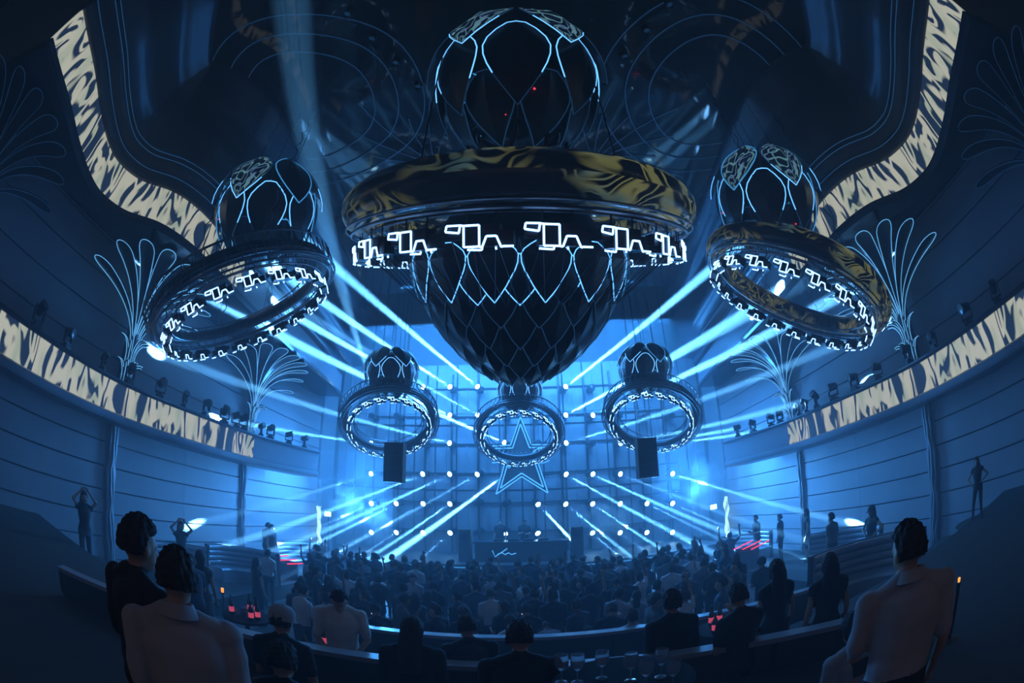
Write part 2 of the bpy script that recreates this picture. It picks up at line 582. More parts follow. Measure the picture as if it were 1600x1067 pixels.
# ------------------------------------------------------------------ neon line drawing on the ceiling
M['line'] = neon('ceiling_line', (0.03, 0.16, 0.42), 0.16)
for sx in (-1, 1):
    for k, (R, ex) in enumerate(((2.0, 1.0), (2.6, 1.02), (3.2, 1.05))):
        b = MB()
        pts = [(sx * 5.6 + R * ex * math.cos(a), 6.0 + R * math.sin(a) * (1.0 + 0.06 * math.cos(3 * a)), 12.97)
               for a in [2 * math.pi * i / 72 for i in range(72)]]
        b.tube(pts, 0.018, 5, closed=True)
        tag(b.build('ceiling_light_ring', M['line']),
            ['smallest of the thin blue light rings on the %s ceiling', 'middle one of the thin blue light rings on the %s ceiling',
             'widest of the thin blue light rings on the %s ceiling'][k] % ('left' if sx < 0 else 'right'), 'light ring', 'thin blue light rings on the ceiling')
    fan = empty('ceiling_light_fan', (sx * 2.4, 9.0, 12.97),
                'spray of thin blue light lines on the ceiling beside the %s circles' % ('left' if sx < 0 else 'right'), 'ceiling light', 'ceiling line sprays')
    for i in range(11):
        a = math.radians(100 + i * 19) if sx < 0 else math.radians(80 - i * 19)
        L_ = 2.6 + 0.7 * math.sin(i * 2.1)
        pts = [(math.cos(a + 0.10 * t * t) * L_ * t, math.sin(a + 0.10 * t * t) * L_ * t, -0.0) for t in [0.12 + 0.88 * j / 8 for j in range(9)]]
        MB().tube(pts, 0.014, 4).build('light_line', M['line'], fan)
    # small round downlights in rows
    for j in range(7):
        p = Vector((sx * (1.5 + 0.42 * j), 7.6 - 0.85 * j, 12.93))
        d = empty('downlight', p, 'small dark can light in the ceiling row beside the big crown', 'ceiling light', 'can lights on the ceiling')
        MB().lathe([(0.0, 0.06), (0.11, 0.06), (0.11, -0.14), (0.085, -0.14), (0.085, -0.02)], 14).build('can', M['black_metal'], d, smooth=40)
        MB().lathe([(0.0, -0.03), (0.085, -0.03)], 14).build('lens', M['line'], d)
# ------------------------------------------------------------------ hanging kinetic rings and petal lanterns
def petal(prof, s0, s1, half, lift, off, thick=0.02, ns=9, nw=2, width=None):
    """one shield-shaped scale lying on a surface of revolution; returns its mesh builder and its outline"""
    def surf(s, phi, o):
        r, z = prof(s)
        r2, z2 = prof(s + 0.01)
        tr, tz = r2 - r, z2 - z
        l = math.hypot(tr, tz) + 1e-9
        nr, nz = -tz / l, tr / l
        if nr < 0 and abs(nr) > 0.2:
            nr, nz = -nr, -nz
        rr = r + nr * o
        return Vector((rr * math.sin(phi), -rr * math.cos(phi), z + nz * o))

    def wd(t):
        if width:
            return width(t)
        if t < 0.36:
            return 0.30 + 0.70 * math.sin(t / 0.36 * math.pi / 2)
        return max(0.0, 1.0 - ((t - 0.36) / 0.64) ** 1.7)
    b = MB()
    top, bot, uvs = [], [], []
    for i in range(ns + 1):
        t = i / ns
        s = s0 + (s1 - s0) * t
        for j in range(nw + 1):
            u = j / nw * 2 - 1
            phi = half * wd(t) * u
            o = off + lift * t + 0.055 * (1 - abs(u)) * math.sin(math.pi * min(1, t + 0.15))
            top.append(surf(s, phi, o))
            bot.append(surf(s, phi, o - thick))
    vs = top + bot
    K = len(top)
    fs, us = [], []
    for i in range(ns):
        for j in range(nw):
            a = i * (nw + 1) + j
            fs.append((a, a + 1, a + nw + 2, a + nw + 1))
            us.append([((j + q) / nw, (i + p) / ns) for q, p in ((0, 0), (1, 0), (1, 1), (0, 1))])
            fs.append((K + a, K + a + nw + 1, K + a + nw + 2, K + a + 1))
            us.append(None)
    rim = [i * (nw + 1) for i in range(ns + 1)] + [ns * (nw + 1) + j for j in range(1, nw + 1)] + [i * (nw + 1) + nw for i in range(ns - 1, -1, -1)] + [j for j in range(nw - 1, 0, -1)]
    for a, c in zip(rim, rim[1:] + rim[:1]):
        fs.append((a, c, K + c, K + a))
        us.append(None)
    b.add(vs, fs, us)
    left = [Vector(top[i * (nw + 1)]) for i in range(ns + 1)]
    right = [Vector(top[i * (nw + 1) + nw]) for i in range(ns + 1)]
    head = [Vector(top[j]) for j in range(nw + 1)]
    return b, left, right, head


def scale_rows(root, prof, rows, lit, tube_r, led=(), rnd=None):
    """rows of (s0, s1, count, stagger, lift, offset, spread); each scale is a part, its edge lights sub-parts"""
    for ri, (s0, s1, n, st, lift, off, spread) in enumerate(rows):
        half = math.pi / n * spread
        b, le, rg, hd = petal(prof, s0, s1, half, lift, off)
        me = b.mesh('petal', M['gloss_black'], smooth=14)
        me_led = b.mesh('petal', M['led_petal'], smooth=14) if any(k[0] == ri for k in led) else None
        k = int(len(le) * 0.72)
        arch = list(reversed(le[:k])) + hd[1:-1] + rg[:k]
        tips = [list(reversed(le[k - 1:])), rg[k - 1:]]
        full = list(reversed(le)) + hd[1:-1] + rg
        em = {}
        for key, m in (('b', M['neon']), ('m', M['neon_mid']), ('d', M['neon_dim'])):
            em[key, 'arch'] = MB().tube(arch, tube_r, 5).mesh('edge_light', m)
            em[key, 'full'] = MB().tube(full, tube_r, 5).mesh('edge_light', m)
            em[key, 'tips'] = MB().tube(tips[0], tube_r * 0.8, 4).tube(tips[1], tube_r * 0.8, 4).mesh('edge_trim', m)
        for i in range(n):
            a = 2 * math.pi * (i + st) / n
            o = link('petal', me_led if (ri, i) in led else me, root)
            o.rotation_euler = (0, 0, a)
            mode = lit(ri, i, n, math.degrees(a if a < math.pi else a - 2 * math.pi))
            if mode == 'arch':
                link('edge_light', em['b', 'arch'], o)
                link('edge_trim', em['d', 'tips'], o)
            elif mode == 'tips':
                link('edge_light', em['b', 'tips'], o)
                link('edge_trim', em['d', 'arch'], o)
            elif mode in ('b', 'm', 'd'):
                link('edge_light' if mode != 'd' else 'edge_trim', em[mode, 'full'], o)


def to_local(root_m, p):
    return root_m.inverted() @ Vector(p)


def cable_to_ceiling(root, fm, local_from, wavy=0.0, r=0.018, zt=12.98, name='suspension_cable', jitter=(0, 0)):
    a = fm @ Vector(local_from)
    b = Vector((a.x + jitter[0], a.y + jitter[1], zt))
    n = 40 if wavy else 2
    pts = []
    for i in range(n + 1):
        t = i / n
        p = a.lerp(b, t)
        if wavy:
            p = p + Vector((math.sin(t * 70), math.cos(t * 70), 0)) * wavy
        pts.append(to_local(fm, p))
    MB().tube(pts, r, 4).build(name, M['black_metal'], root)


def lantern_prof(R):
    return lambda s: (max(0.02, R * math.sin(0.25 + s * 2.35) * (1.0 - 0.10 * s)), R * math.cos(0.25 + s * 2.35) * 1.02)


def lantern_parts(root, R, zc, tube_r, lit, led):
    """a closed bud of three rows of scales round a dark core"""
    base = lantern_prof(R)
    prof = lambda s: (base(s)[0], base(s)[1] + zc)
    core = MB()
    core.lathe([(0.02, zc + R * 0.92)] + [(base(s)[0] * 0.80, base(s)[1] * 0.84 + zc) for s in [i / 12 for i in range(13)]] + [(0.02, zc - R * 0.8)], 20)
    core.build('core', M['black_metal'], root, smooth=40)
    rows = [(0.08, 0.52, 6, 0.5, 0.14 * R, 0.06 * R, 0.92), (0.38, 0.82, 8, 0.0, 0.06 * R, 0.05 * R, 0.92), (0.64, 1.03, 8, 0.5, 0.12 * R, -0.03 * R, 0.92)]
    scale_rows(root, prof, rows, lit, tube_r, led)
    # inner frame ribs, small lamps and red markers between the scales
    fr = MB()
    for i in range(8):
        a = 2 * math.pi * i / 8
        fr.tube([(base(s)[0] * 0.93 * math.sin(a), -base(s)[0] * 0.93 * math.cos(a), base(s)[1] * 0.95 + zc) for s in [j / 8 for j in range(9)]], tube_r * 1.3, 4)
    for s in (0.35, 0.7, 0.9):
        r_, z_ = base(s)
        fr.tube([(r_ * 0.92 * math.cos(a), r_ * 0.92 * math.sin(a), z_ * 0.95 + zc) for a in [2 * math.pi * k / 28 for k in range(28)]], tube_r, 4, closed=True)
    fr.build('frame', M['rail_metal'], root)
    rnd = random.Random(int(R * 1000))
    lm = MB().box((0, 0, 0), (0.05 * R, 0.02, 0.015 * R)).mesh('marker_lamp', M['neon_mid'])
    rm = MB().ell((0, 0, 0), (0.014 * R,) * 3, 6, 4).mesh('red_marker', M['red'])
    for i in range(26):
        s, a = rnd.uniform(0.5, 1.0), rnd.uniform(-1.6, 1.6)
        r_, z_ = base(s)
        o = link('marker_lamp' if i < 22 else 'red_marker', lm if i < 22 else rm, root)
        k = 0.97 if i < 22 else 1.06
        o.location = (r_ * k * math.sin(a), -r_ * k * math.cos(a), z_ + zc)
        o.rotation_euler = (0, rnd.uniform(-1, 1), a)


_mod = {}


def light_module(pitch, h, tr):
    key = (round(pitch, 3), h)
    if key in _mod:
        return _mod[key]
    b = MB()
    b.box((0.0, 0.0, 0.02), (pitch * 0.52, h * 0.55, h * 0.75))
    b.box((pitch * 0.33, 0.0, -0.02), (pitch * 0.22, h * 0.45, h * 0.5))
    b.box((-pitch * 0.35, 0.0, 0.05), (pitch * 0.16, h * 0.4, h * 0.4))
    for sx in (-0.2, 0.2):
        b.box((pitch * sx, 0, h * 0.62), (0.05 * h, 0.05 * h, h * 0.6))
    body = b.mesh('light_box', M['black_metal'])
    n = MB()
    p = pitch * 0.80

    def poly(pts, y, closed):
        q = []
        pts = list(pts) + ([pts[0]] if closed else [])
        for (xa, za), (xb, zb) in zip(pts[:-1], pts[1:]):
            n.tube([(xa * p, y[0] + (za) * y[1], za * h), (xb * p, y[0] + zb * y[1], zb * h)], tr, 5)
    yo = -h * 0.30      # outer face (local -y): folded chain of open frame, square, hook and dash
    poly([(-0.55, 0.40), (-0.32, 0.40), (-0.34, 0.14), (-0.57, 0.20)], (yo, 0), True)
    poly([(-0.32, 0.40), (-0.26, 0.38), (0.0, 0.38), (0.0, -0.34), (-0.26, -0.34)], (yo, 0), False)
    poly([(-0.26, 0.38), (-0.26, -0.34)], (yo, 0), False)
    poly([(0.0, -0.34), (0.05, -0.36), (0.12, 0.0), (0.28, 0.0), (0.36, -0.38), (0.38, -0.35), (0.56, -0.35)], (yo, 0), False)
    yi = h * 0.30       # inner face: a short hook and a dash
    strip = n.mesh('neon_strip', M['neon_white'])
    n = MB()
    poly([(0.22, -0.40), (0.18, -0.02), (0.0, -0.02), (-0.03, -0.40), (-0.08, -0.40), (-0.28, -0.38)], (yi, 0), False)
    strip2 = n.mesh('inner_neon_strip', M['neon_white'])
    _mod[key] = (body, strip, strip2)
    return _mod[key]


def ring_parts(root, R, tube, n, h, tr, shell_mat, ribs, ztor):
    """torus shell on a rail and truss ring, with n light boxes hanging under it"""
    b = MB()
    cs = []
    full = tube
    if ribs:
        tube = tube * 0.55
    for i in range(16):
        a = 2 * math.pi * i / 16
        cs.append((R + 0.02 + tube * 0.95 * math.cos(a), ztor + tube * 1.05 * math.sin(a)))
    b.lathe(cs, 96, closed=True)
    b.build('torus_shell', shell_mat, root, smooth=60)
    tube = full
    if ribs:
        g = MB()
        ro = R + tube * 1.05
        NL = 56
        Q0 = [(ro * math.cos(2 * math.pi * k / NL), ro * math.sin(2 * math.pi * k / NL), ztor - tube * 1.0) for k in range(NL)]
        Q1 = [(ro * math.cos(2 * math.pi * (k + 0.5) / NL), ro * math.sin(2 * math.pi * (k + 0.5) / NL), ztor + tube * 0.9) for k in range(NL)]
        g.tube(Q0, tube * 0.10, 5, closed=True)
        g.tube(Q1, tube * 0.10, 5, closed=True)
        for k in range(NL):
            g.tube([Q0[k], Q1[k]], tube * 0.05, 4)
            g.tube([Q1[k], Q0[(k + 1) % NL]], tube * 0.05, 4)
        g.build('outer_truss', M['rail_metal'], root)
        g = MB()
        for a in (-0.9, -0.4, 0.1, 0.6, 1.1):
            rr, zz = R + tube * 0.6 * math.cos(a), ztor + tube * 0.64 * math.sin(a)
            g.tube([(rr * math.cos(q), rr * math.sin(q), zz) for q in [2 * math.pi * k / 72 for k in range(72)]], tube * 0.05, 4, closed=True)
        g.build('shell_ribs', M['rail_metal'], root)
    g = MB()
    zr = ztor - tube * 1.25
    for rr, zz, q in ((R + tube * 0.45, zr, tube * 0.09), (R - tube * 0.35, zr, tube * 0.07), (R + tube * 0.75, zr + tube * 0.25, tube * 0.06)):
        g.tube([(rr * math.cos(a), rr * math.sin(a), zz) for a in [2 * math.pi * k / 80 for k in range(80)]], q, 5, closed=True)
    g.build('rail', M['rail_metal'], root)
    g = MB()
    ri = R - tube * 1.25
    zt0, zt1 = ztor - tube * 0.95, ztor + tube * 0.35
    N = 44
    P0 = [(ri * math.cos(2 * math.pi * k / N), ri * math.sin(2 * math.pi * k / N), zt0) for k in range(N)]
    P1 = [(ri * math.cos(2 * math.pi * (k + 0.5) / N), ri * math.sin(2 * math.pi * (k + 0.5) / N), zt1) for k in range(N)]
    g.tube(P0, tube * 0.07, 5, closed=True)
    g.tube(P1, tube * 0.07, 5, closed=True)
    for k in range(N):
        g.tube([P0[k], P1[k]], tube * 0.035, 4)
        g.tube([P1[k], P0[(k + 1) % N]], tube * 0.035, 4)
    g.build('truss', M['rail_metal'], root)
    if R < 2.5:
        R = R - tube * 0.55       # the smaller rings carry their boxes along the inner edge
    pitch = 2 * math.pi * R / n
    body, strip, strip2 = light_module(pitch, h, tr)
    for i in range(n):
        a = 2 * math.pi * (i + 0.5) / n
        o = link('light_box', body, root)
        o.location = (R * math.sin(a), -R * math.cos(a), zr - h * 0.95)
        o.rotation_euler = (0, 0, a)
        link('neon_strip', strip, o)
        link('inner_neon_strip', strip2, o)


# --- the great chandelier over the floor
FM = frame_at(812, 402, 8.0, 0.5, 3.9)
big = empty('great_chandelier', FM, 'huge central chandelier, LED ring with black petal bowl below and petal crown above', 'chandelier')
ring_parts(big, 2.92, 0.34, 20, 0.36, 0.014, M['led_torus'], False, 0.82)


def bowl_prof(s):
    zs = [(1.88, 0.15), (1.88, -0.1), (1.80, -0.45), (1.64, -0.86), (1.42, -1.26), (1.11, -1.65), (0.78, -1.97), (0.46, -2.18), (0.20, -2.33)]
    x = max(0.0, min(0.9999, s)) * (len(zs) - 1)
    i = int(x)
    f = x - i
    return (zs[i][0] + (zs[i + 1][0] - zs[i][0]) * f, zs[i][1] + (zs[i + 1][1] - zs[i][1]) * f)


bc = MB()
bc.lathe([(bowl_prof(s)[0] * 0.90, bowl_prof(s)[1] + 0.05) for s in [i / 16 for i in range(17)]] + [(0.01, -2.26)], 40)
bc.lathe([(0.01, 0.9), (1.2, 0.9), (1.75, 0.2), (1.70, 0.1)], 40)
bc.build('bowl_core', M['black_metal'], big, smooth=50)
rows = [(0.01, 0.33, 16, 0.5, 0.10, 0.09, 0.96)] + [(0.115 + 0.105 * k, 0.345 + 0.105 * k, (18, 18, 18, 16, 14, 12, 10)[k], 0.5 * (k % 2), 0.10, 0.055, 0.98) for k in range(7)]
rows[-1] = (0.745, 0.995, 10, 0.0, 0.06, 0.03, 0.98)


def bowl_lit(ri, i, n, a):
    if ri == 0:
        return 'b' if abs(a) < 75 else 'm'
    if ri == 1:
        return 'b' if (abs(a) < 5 or -25 < a < -15) else ('arch' if abs(a) < 30 else 'd')
    return 'd'


scale_rows(big, bowl_prof, rows, bowl_lit, 0.009, led=())
lantern_parts(big, 1.62, 3.55, 0.013,
              lambda ri, i, n, a: ('tips' if ri == 0 and abs(a) < 60 else ('arch' if ri == 1 and abs(a) < 100 else 'd')), ((0, 5), (0, 0)))
g = MB()
for k in range(10):
    a = 2 * math.pi * k / 10
    g.tube([(1.05 * math.cos(a), 1.05 * math.sin(a), 0.9), (0.95 * math.cos(a + 0.3), 0.95 * math.sin(a + 0.3), 2.4)], 0.04, 5)
    g.tube([(1.05 * math.cos(a), 1.05 * math.sin(a), 0.95), (2.7 * math.cos(a), 2.7 * math.sin(a), 0.75)], 0.035, 5)
g.build('spider_frame', M['black_metal'], big)
g = MB()
for k in range(60):
    a = 2 * math.pi * k / 60
    g.tube([(2.78 * math.cos(a), 2.78 * math.sin(a), 0.05), (1.80 * math.cos(a + 0.1), 1.80 * math.sin(a + 0.1), -0.85)], 0.006, 3)
    g.tube([(2.78 * math.cos(a), 2.78 * math.sin(a), 0.05), (1.80 * math.cos(a - 0.1), 1.80 * math.sin(a - 0.1), -0.85)], 0.006, 3)
g.build('wire_net', M['rail_metal'], big)
tl = MB().box((0, 0, 0), (0.22, 0.05, 0.03)).mesh('ring_top_lamp', M['neon_white'])
for a in (-40, -36, -31, 32, 37, 41):      # small lit caps standing on top of the ring
    q = math.radians(a + 180)
    o = link('ring_top_lamp', tl, big)
    o.location = (2.75 * math.sin(q), -2.75 * math.cos(q), 1.25)
    o.rotation_euler = (0, 0, q)
for a in (30, 150, 210, 330):
    cable_to_ceiling(big, FM, (2.7 * math.sin(math.radians(a)), -2.7 * math.cos(math.radians(a)), 1.2), 0.0, 0.014)

# --- the two middle rings and the three far ones, each with its lantern
RINGS = [
    # x, y, distance, roll, tilt, R, tube, boxes, h, neon radius, shell, ribs, label
    (381, 497, 10.0, 19, 18, 2.16, 0.25, 20, 0.27, 0.012, 'gloss_black', True, 'black kinetic light ring hanging in front of the left balcony'),
    (1240, 478, 10.0, -20, 18, 2.16, 0.25, 20, 0.27, 0.012, 'led_torus', False, 'black kinetic light ring hanging in front of the right balcony'),
    (608, 672, 15.0, 3, 42, 1.56, 0.24, 20, 0.19, 0.010, 'gloss_black', True, 'small tilted light ring left of the neon star, speaker hung through it'),
    (1018, 665, 15.0, -4, 42, 1.56, 0.24, 20, 0.19, 0.010, 'gloss_black', True, 'small tilted light ring right of the neon star, speaker hung through it'),
    (811, 688, 15.6, 0, 44, 1.46, 0.22, 20, 0.19, 0.010, 'gloss_black', True, 'small tilted light ring right in front of the neon star'),
]
for (x, y, d, rot, v, R, tb, n, h, tr, sh, rb, lab) in RINGS:
    fm = frame_at(x, y, d, rot, v)
    r_ = empty('light_ring', fm, lab, 'light ring', 'kinetic light rings')
    ring_parts(r_, R, tb, n, h, tr, M[sh], rb, tb * 2.1)
    for a in (20, 160, 200, 340):
        q = math.radians(a)
        cable_to_ceiling(r_, fm, (R * math.sin(q), -R * math.cos(q), tb * 2.8), 0.05 if R > 2 else 0.0, 0.012)
        if R > 2:
            cable_to_ceiling(r_, fm, (R * math.sin(q + 0.06), -R * math.cos(q + 0.06), tb * 2.8), 0.0, 0.008)

LANT = [
    (415, 332, 10.3, -4, 6, 1.22, 0.013, 'black petal lantern with neon edges above the ring by the left balcony', ((0, 5),)),
    (1199, 312, 10.3, 4, 6, 1.22, 0.013, 'black petal lantern with neon edges above the ring by the right balcony', ((0, 5), (0, 0))),
    (611, 584, 15.2, 0, 10, 0.90, 0.013, 'small petal lantern above the ring left of the neon star', ()),
    (1008, 577, 15.2, 0, 10, 0.90, 0.013, 'small petal lantern above the ring right of the neon star', ()),
    (812, 613, 15.8, 0, 10, 0.74, 0.014, 'small petal lantern half hidden under the great petal bowl', ()),
]
for k, (x, y, d, rot, v, R, tr, lab, led) in enumerate(LANT):
    fm = frame_at(x, y, d, rot, v)
    l_ = empty('petal_lantern', fm, lab, 'lantern', 'petal lanterns')

    def lit(ri, i, n, a, k=k):
        if ri == 0:
            return 'tips' if (i + k) % 3 else 'm'
        if ri == 1:
            return 'arch' if abs(a) < 85 else 'm'
        return 'm' if (i + k) % 3 == 0 else 'd'
    lantern_parts(l_, R, 0.0, tr, lit, led)
    for a in (60, 180, 300):
        q = math.radians(a)
        cable_to_ceiling(l_, fm, (R * 0.4 * math.sin(q), -R * 0.4 * math.cos(q), R * 0.85), 0.03 if R > 1 else 0.0, 0.010)
# ------------------------------------------------------------------ palm capitals on the pillars
M['neon_palm'] = neon('neon_palm_line', (0.14, 0.52, 1.0), 1.0)
M['neon_palm_far'] = neon('neon_palm_line_faint', (0.03, 0.16, 0.42), 0.12)


def palm(sx, y0, label, nm):
    o = empty('palm_column', (sx * 9.86, y0, 5.15), label, 'column', 'neon palm columns')

    def L(x, y, z):      # local, x grows into the room
        return Vector((-sx * x, y, z - 5.15))
    st = MB()
    for k in range(7):
        a = math.pi * (k / 6) - math.pi / 2
        st.tube([L(0.05 + 0.16 * math.cos(a), 0.17 * math.sin(a), 5.2), L(0.04 + 0.13 * math.cos(a), 0.13 * math.sin(a), 5.9), L(0.04 + 0.11 * math.cos(a), 0.12 * math.sin(a), 6.7)], 0.05, 6)
    st.build('stem', M['pillar'], o, smooth=50)
    tiers = [(5.30, 5.95, 0.42, 5), (5.85, 6.55, 0.50, 5)]
    for z0, z1, rad, n in tiers:
        for k in range(n):
            u = k / (n - 1) * 2 - 1
            a = u * 1.35
            pts = []
            for i in range(9):
                t = i / 8
                r = 0.14 + (rad - 0.10) * t ** 2.6
                z = z0 + (z1 - z0) * (t ** 0.8) - (0.10 * max(0, t - 0.8) / 0.2)
                pts.append(L(r * math.cos(a) + 0.02, r * math.sin(a), z))
            bl = MB().tube(pts, [0.055 - 0.02 * i / 8 for i in range(9)], 6).build('leaf', M['soffit'], o, smooth=60)
            for dd in (-0.035, 0.035):
                MB().tube([p + Vector((-sx * 0.04, dd, 0.0)) for p in pts], 0.011, 4).build('neon_line', nm, bl)
    n = 9
    for k in range(n):
        u = k / (n - 1) * 2 - 1
        a = u * math.radians(84)
        T = (0.15 + 1.75 * math.cos(a), 2.35 * math.sin(a), 8.38 - 0.75 * abs(u) ** 3)
        cen = []
        TT = [1 - (1 - i / 20) ** 1.8 for i in range(21)]
        for t in TT:
            out = t ** 1.9
            cen.append(Vector((0.12 + (T[0] - 0.12) * out, T[1] * (0.05 + 0.95 * out), 6.2 + (T[2] - 6.2) * (1 - (1 - t) ** 1.75))))
        side = Vector((-math.sin(a), math.cos(a), 0))
        le, ri = [], []
        for t, c in zip(TT, cen):
            w = 0.025 + 0.26 * t ** 1.5
            if t > 0.86:
                w *= math.sqrt(max(0.0, 1 - ((t - 0.86) / 0.14) ** 2)) * 0.98 + 0.02
            le.append(L(*(c + side * w)))
            ri.append(L(*(c - side * w)))
        b = MB()
        bk = [p + Vector((sx * 0.03, 0, 0.03)) for p in le + ri]
        N = len(le)
        vs = le + ri + bk
        fs = []
        for i in range(N - 1):
            fs += [(i, i + 1, N + i + 1, N + i), (2 * N + i, 3 * N + i, 3 * N + i + 1, 2 * N + i + 1),
                   (i, 2 * N + i, 2 * N + i + 1, i + 1), (N + i, N + i + 1, 3 * N + i + 1, 3 * N + i)]
        b.add(vs, fs)
        bl = b.build('blade', M['soffit'], o, smooth=40)
        off = Vector((-sx * 0.015, 0, -0.02))
        MB().tube([p + off for p in le] + [p + off for p in reversed(ri)], 0.011, 4).build('neon_line', nm, bl)
    return o


for sx, sd in ((-1, 'left'), (1, 'right')):
    palm(sx, 0.1, 'unlit-looking palm column with faint blue outlines at the dark rear of the %s wall' % sd, M['neon_palm_far'])
    palm(sx, 6.6, 'fan-shaped palm column with bright blue neon outlines beside the %s kinetic ring' % sd, M['neon_palm'])
    palm(sx, 13.0, 'fan-shaped palm column with neon outlines on the %s balcony towards the stage' % sd, M['neon_palm'])

# ------------------------------------------------------------------ moving-head lamps
_b = MB().box((0, 0, 0.05), (0.26, 0.22, 0.10)).box((0, 0, 0.12), (0.14, 0.14, 0.05))
MH_BASE = _b.mesh('base', M['black_metal'])
_b = MB().box((0, 0, 0.17), (0.34, 0.10, 0.05))
for q in (-1, 1):
    _b.box((q * 0.155, 0, 0.31), (0.03, 0.10, 0.28)).ell((q * 0.155, 0, 0.43), (0.025, 0.06, 0.06), 8, 6)
MH_YOKE = _b.mesh('yoke', M['black_metal'])
MH_HEAD = MB().lathe([(0.0, -0.17), (0.08, -0.16), (0.115, -0.10), (0.12, 0.06), (0.125, 0.07), (0.125, 0.16), (0.10, 0.16), (0.10, 0.14), (0.0, 0.14)], 16).mesh('head', M['black_metal'], smooth=40)
MH_LENS = MB().lathe([(0.0, 0.165), (0.07, 0.160), (0.122, 0.150)], 16).mesh('lens', M['lens'], smooth=40)
MH_LENS_OFF = MB().lathe([(0.0, 0.165), (0.07, 0.160), (0.122, 0.150)], 16).mesh('lens', M['gloss_black'], smooth=40)


def moving_head(m, direction, label, group, lit, beam=0.0, spot=2.2, color=(0.15, 0.50, 1.0), scale=1.0):
    o = empty('moving_head_lamp', m @ Matrix.Scale(scale, 4), label, 'stage light', group)
    link('base', MH_BASE, o)
    link('yoke', MH_YOKE, o)
    h = link('head', MH_HEAD, o)
    d = (m.to_3x3().inverted() @ Vector(direction)).normalized()
    h.location = (0, 0, 0.43)
    h.rotation_euler = d.to_track_quat('Z', 'Y').to_euler()
    link('lens', MH_LENS if lit else MH_LENS_OFF, h)
    if beam > 0:
        l = bpy.data.lights.new('beam', 'SPOT')
        l.energy = beam
        l.color = color
        l.spot_size = math.radians(spot)
        l.spot_blend = 0.55
        l.shadow_soft_size = 0.05
        lo = bpy.data.objects.new('beam', l)
        COL.objects.link(lo)
        dd = Vector(direction).normalized()
        lo.location = (m @ Vector((0, 0, 0.43 * scale))) + dd * (0.2 * scale)
        lo.rotation_euler = dd.to_track_quat('-Z', 'Y').to_euler()
    return o


COLX = [583, 622, 664, 706, 749, 792, 838, 881, 923, 966, 1008, 1048]
ROWY = [606, 650, 693, 739, 785, 830]
STRONG, MED, WEAK = 6500000, 2600000, 650000
LIT = {(5, 3): STRONG, (3, 3): MED, (2, 3): MED, (4, 3): WEAK, (0, 3): WEAK,
       (0, 4): WEAK, (1, 4): MED, (2, 4): WEAK, (3, 4): MED, (0, 5): WEAK, (1, 5): WEAK, (2, 5): WEAK, (3, 5): WEAK, (5, 5): WEAK,
       (6, 4): STRONG, (7, 4): MED, (7, 3): MED, (8, 3): MED, (9, 3): WEAK, (11, 3): MED, (8, 4): MED, (9, 4): WEAK, (10, 4): WEAK, (11, 4): WEAK,
       (8, 5): WEAK, (9, 5): WEAK, (10, 5): WEAK, (11, 5): WEAK, (6, 5): WEAK,
       (2, 0): STRONG, (3, 0): STRONG, (4, 0): STRONG, (3, 1): STRONG, (4, 1): MED, (0, 2): MED, (3, 2): MED, (5, 2): STRONG,
       (7, 0): STRONG, (9, 0): MED, (7, 1): STRONG, (8, 1): STRONG, (7, 2): MED, (9, 2): MED, (10, 2): MED, (11, 2): MED, (0, 0): 500000}
rig = MB()
for i in range(12):
    p0, p1 = atY(COLX[i], ROWY[0] - 20, 21.02), atY(COLX[i], ROWY[5] + 14, 21.02)
    rig.tube([(p1.x, 21.0, 1.05), (p1.x, 21.0, 10.2)], 0.05, 6)
for j in range(6):
    z = atY(811, ROWY[j], 21.0).z
    rig.tube([(-8.0, 21.0, z), (8.0, 21.0, z)], 0.04, 6)
tag(rig.build('lighting_rig', M['black_metal']), 'dark pipe grid on the stage wall carrying the moving heads', 'lighting rig')
ROWN = ['top', 'second', 'third', 'fourth', 'fifth', 'bottom']
for i, x in enumerate(COLX):
    for j, y in enumerate(ROWY):
        p = atY(x, y, 20.40)
        p.x = round(p.x, 2)
        e = LIT.get((i, j), 0)
        left = i < 6
        if j >= 3:
            c = (935, 640) if left else (690, 640)
        else:
            c = (925, 755) if left else (698, 755)
        dx, dy = x - c[0], y - c[1]
        l_ = math.hypot(dx, dy)
        tx, ty = x + dx / l_ * 330, y + dy / l_ * 330
        tgt = at(tx, ty, 14.0)
        if (i, j) == (0, 0):
            tgt = at(478, 200, 10.5)
        d = tgt - p
        mm = Matrix.Translation((p.x, 20.96, p.z)) @ Matrix.Rotation(math.pi / 2, 4, 'X')
        moving_head(mm, d, 'moving-head lamp in the %s row of the stage wall rig, %s' % (ROWN[j], 'lens glowing blue-white' if e else 'lens dark'),
                    'moving heads on the stage wall', e > 0, e, 2.1 if e >= STRONG else 3.0 if (i, j) == (0, 0) else 1.6, scale=1.25)

# lamps standing on both lower balcony ledges
rnd = random.Random(5)
for sx, sd in ((-1, 'left'), (1, 'right')):
    path = catmull([(p[0] * -sx, p[1], 0) for p in LOWER], 6)
    for f in (0.20, 0.27, 0.345, 0.40, 0.475, 0.54, 0.60, 0.66, 0.70, 0.735, 0.80, 0.83, 0.88, 0.94):
        k = int(f * (len(path) - 1))
        p = path[k] + Vector((sx * 0.2, 0, 5.25))
        az = rnd.uniform(-0.8, 0.8)
        mm = Matrix.Translation(p) @ Matrix.Rotation(-sx * math.pi / 2 + az, 4, 'Z')
        moving_head(mm, Vector((-sx * 0.8, rnd.uniform(-0.5, 0.6), rnd.uniform(-0.1, 0.9))), 'dark moving-head lamp standing on the %s lower balcony ledge' % sd,
                    'lamps on the balcony ledges', False, 0, scale=rnd.uniform(0.8, 1.0))

